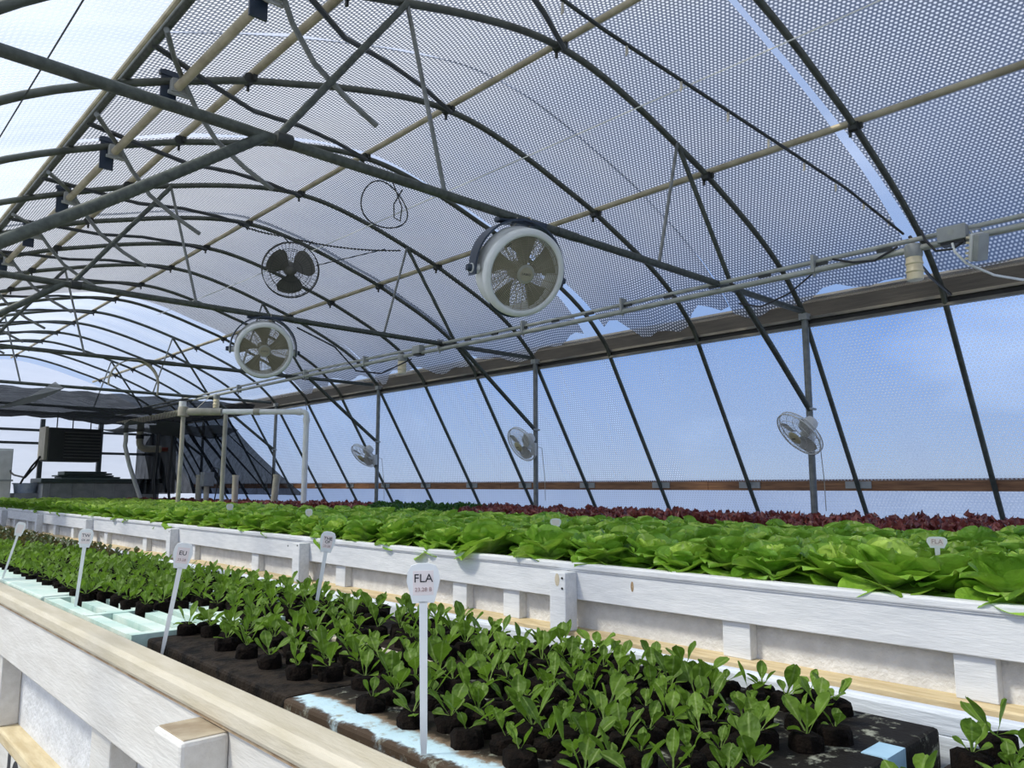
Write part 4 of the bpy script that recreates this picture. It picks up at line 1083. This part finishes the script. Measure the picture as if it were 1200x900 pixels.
pipe([(4.55, 12.59, 1.11), (4.55, 12.59, .5), (4.53, 12.57, zb+.001)], .035, 'pvcold', 'pvc_riser', 'thin white pvc riser below the header elbow')
pipe([(5.05, 12.13, 1.19), (5.05, 12.13, zb+.001)], .035, 'pvcold', 'pvc_riser', 'thin white pvc riser between elbow and bent white pipe')
for i, (x, y, z, tx) in enumerate(((5.9, 12.05, .19, .03), (5.9, 13.6, .2, 0), (5.9, 15.3, .22, 0))):
    o = pipe([(x, y, zb+.001), (x, y, -.2), (x+tx, y, z)], .055, 'pvcold', 'pvc_stub', 'short grey pvc stub standing in red lettuce, %s one from the bent white pipe' % ORD[i])
    MB().tube([(x+tx*.9, y, z-.03), (x+tx, y, z+.003)], .061, 14).build('rim', M['pvcold'], o)
pipe([(5.30, 18, 1.40), (5.31, 18, .98), (5.30, 18, .88), (5.42, 18, .45), (5.68, 18, -.25)], .045, 'pvc', 'pvc_drop', 'white kinked pvc pipe hanging down before the tank')
o = pipe(bendpts((5.69, 18.3, 1.42), (5.69, 18.3, .84), (6.15, 18.3, .84), .16), .075, 'pvcold', 'drain_pipe', 'tan drain pipe with black coupling bending towards the curtain')
MB().tube([(5.69, 18.3, 1.06), (5.69, 18.3, 1.15)], .085, 14).build('coupling', M['black'], o)
MB().tube([(6.15, 18.3, .84), (6.3, 18.3, .84)], .05, 12).build('red_valve', M['rust'], o)
o = tag(MB().tube([(4.75, 13.2, 1.42), (4.75, 13.2, 1.28)], .06, 14).build('pipe_cap', M['pvc']), 'white capped pipe end hanging from the conduit', 'pipe')
for i, (x, y) in enumerate(((5.5, 16.5), (5.6, 16.9), (5.72, 16.4), (5.85, 16.7))):
    tag(MB().tube([(x, y, 1.38), (x+.03, y+.1, .7), (x-.04, y, .1), (x+.02, y, -.35)], .014, 6).build('hanging_hose', M['black']), 'black hose hanging among the curtain folds, %s of its cluster' % ORD[i], 'hose', 'black hoses by the curtain')
t = empty('pump_box', (5.86, 14.8, zb), 'grey pump box with cable beside the grey stub pipes', 'pump')
MB().box(-.1, .1, -.1, .1, .43, .70).build('case', M['tank'], t, smooth=False, bevel=.01); MB().tube([(0, 0, 0), (0, 0, .43)], .05, 12).build('stand_pipe', M['pvcold'], t)
MB().tube([(.06, 0, .68), (.1, 0, .80), (.2, -.05, .76), (.2, 0, .4), (.15, 0, .1)], .012, 6).build('cable', M['black'], t)
# wire mesh tray hung below the conduit at the far end
q = MB()
for i in range(9): q.tube([(4.95+.05*i, 13.6, 1.34), (4.95+.05*i, 17.5, 1.34)], .005, 4)
for j in range(26): q.tube([(4.95, 13.6+.156*j, 1.34), (5.35, 13.6+.156*j, 1.34)], .005, 4)
for y in (13.7, 15.5, 17.4): q.tube([(5.15, y, 1.34), (5.38, y, 1.58)], .006, 5)
tag(q.build('cable_tray', M['pvcold']), 'wire mesh cable tray below the far end of the conduit', 'tray')

# ------------------------------------------------------------------ lift everything to the floor level
for o in bpy.context.scene.objects:
    if o.parent is None: o.location.z += H0

# ------------------------------------------------------------------ camera, sun, sky
cam_d = bpy.data.cameras.new('camera'); cam = bpy.data.objects.new('camera', cam_d); C.objects.link(cam)
cam_d.sensor_fit = 'HORIZONTAL'; cam_d.sensor_width = 36; cam_d.lens = 900/1200*36; cam_d.clip_start = .05; cam_d.clip_end = 1000
cam.location = (0, 0, H0)
cam.matrix_world = Matrix.Translation((0, 0, H0)) @ Matrix((RT, UP, -FW)).transposed().to_4x4()
bpy.context.scene.camera = cam
SUN = Vector((-.62, .30, .85)).normalized()
sd = bpy.data.lights.new('sun', 'SUN'); sd.energy = 5.2; sd.angle = math.radians(9); sd.color = (1, .91, .76)
so = bpy.data.objects.new('sun', sd); C.objects.link(so); so.rotation_euler = SUN.to_track_quat('Z', 'Y').to_euler()
w = bpy.data.worlds.new('sky'); bpy.context.scene.world = w; w.use_nodes = True; nt = w.node_tree
for n in list(nt.nodes): nt.nodes.remove(n)
out = N(nt, 'ShaderNodeOutputWorld'); bg = N(nt, 'ShaderNodeBackground'); tc = N(nt, 'ShaderNodeTexCoord')
sp = N(nt, 'ShaderNodeSeparateXYZ'); L(nt, tc.outputs['Generated'], sp.inputs[0])
r = ramp(nt, [(0, (.54, .62, .74, 1)), (.06, (.42, .56, .82, 1)), (.22, (.22, .42, .88, 1)), (.7, (.18, .33, .70, 1))], sp.outputs[2])
dt = N(nt, 'ShaderNodeVectorMath', operation='DOT_PRODUCT'); L(nt, tc.outputs['Generated'], dt.inputs[0]); dt.inputs[1].default_value = SUN
rg = ramp(nt, [(.0, (.05, .05, .05, 1)), (.6, (.42, .40, .36, 1)), (.9, (.9, .88, .82, 1)), (1, (1.6, 1.55, 1.4, 1))], dt.outputs['Value'])
cl = N(nt, 'ShaderNodeTexNoise'); cl.inputs['Scale'].default_value = 2.2; cl.inputs['Detail'].default_value = 6
mpp = N(nt, 'ShaderNodeMapping'); mpp.inputs['Scale'].default_value = (1, 1, 2.5); L(nt, tc.outputs['Generated'], mpp.inputs[0]); L(nt, mpp.outputs[0], cl.inputs['Vector'])
rc = ramp(nt, [(.52, (0, 0, 0, 1)), (.75, (.35, .35, .35, 1))], cl.outputs[0])
ad = N(nt, 'ShaderNodeMixRGB', blend_type='ADD'); ad.inputs[0].default_value = 1; L(nt, r.outputs[0], ad.inputs[1]); L(nt, rg.outputs[0], ad.inputs[2])
ad2 = N(nt, 'ShaderNodeMixRGB', blend_type='ADD'); ad2.inputs[0].default_value = 1; L(nt, ad.outputs[0], ad2.inputs[1]); L(nt, rc.outputs[0], ad2.inputs[2])
L(nt, ad2.outputs[0], bg.inputs[0]); bg.inputs[1].default_value = 1.0; L(nt, bg.outputs[0], out.inputs[0])

sc = bpy.context.scene
sc.view_settings.view_transform = 'Standard'; sc.view_settings.look = 'None'; sc.view_settings.gamma = 1; sc.view_settings.use_curve_mapping = False
sc.view_settings.exposure = -.2
sc.cycles.transparent_max_bounces = 24; sc.cycles.max_bounces = 10; sc.cycles.diffuse_bounces = 4; sc.cycles.transmission_bounces = 8
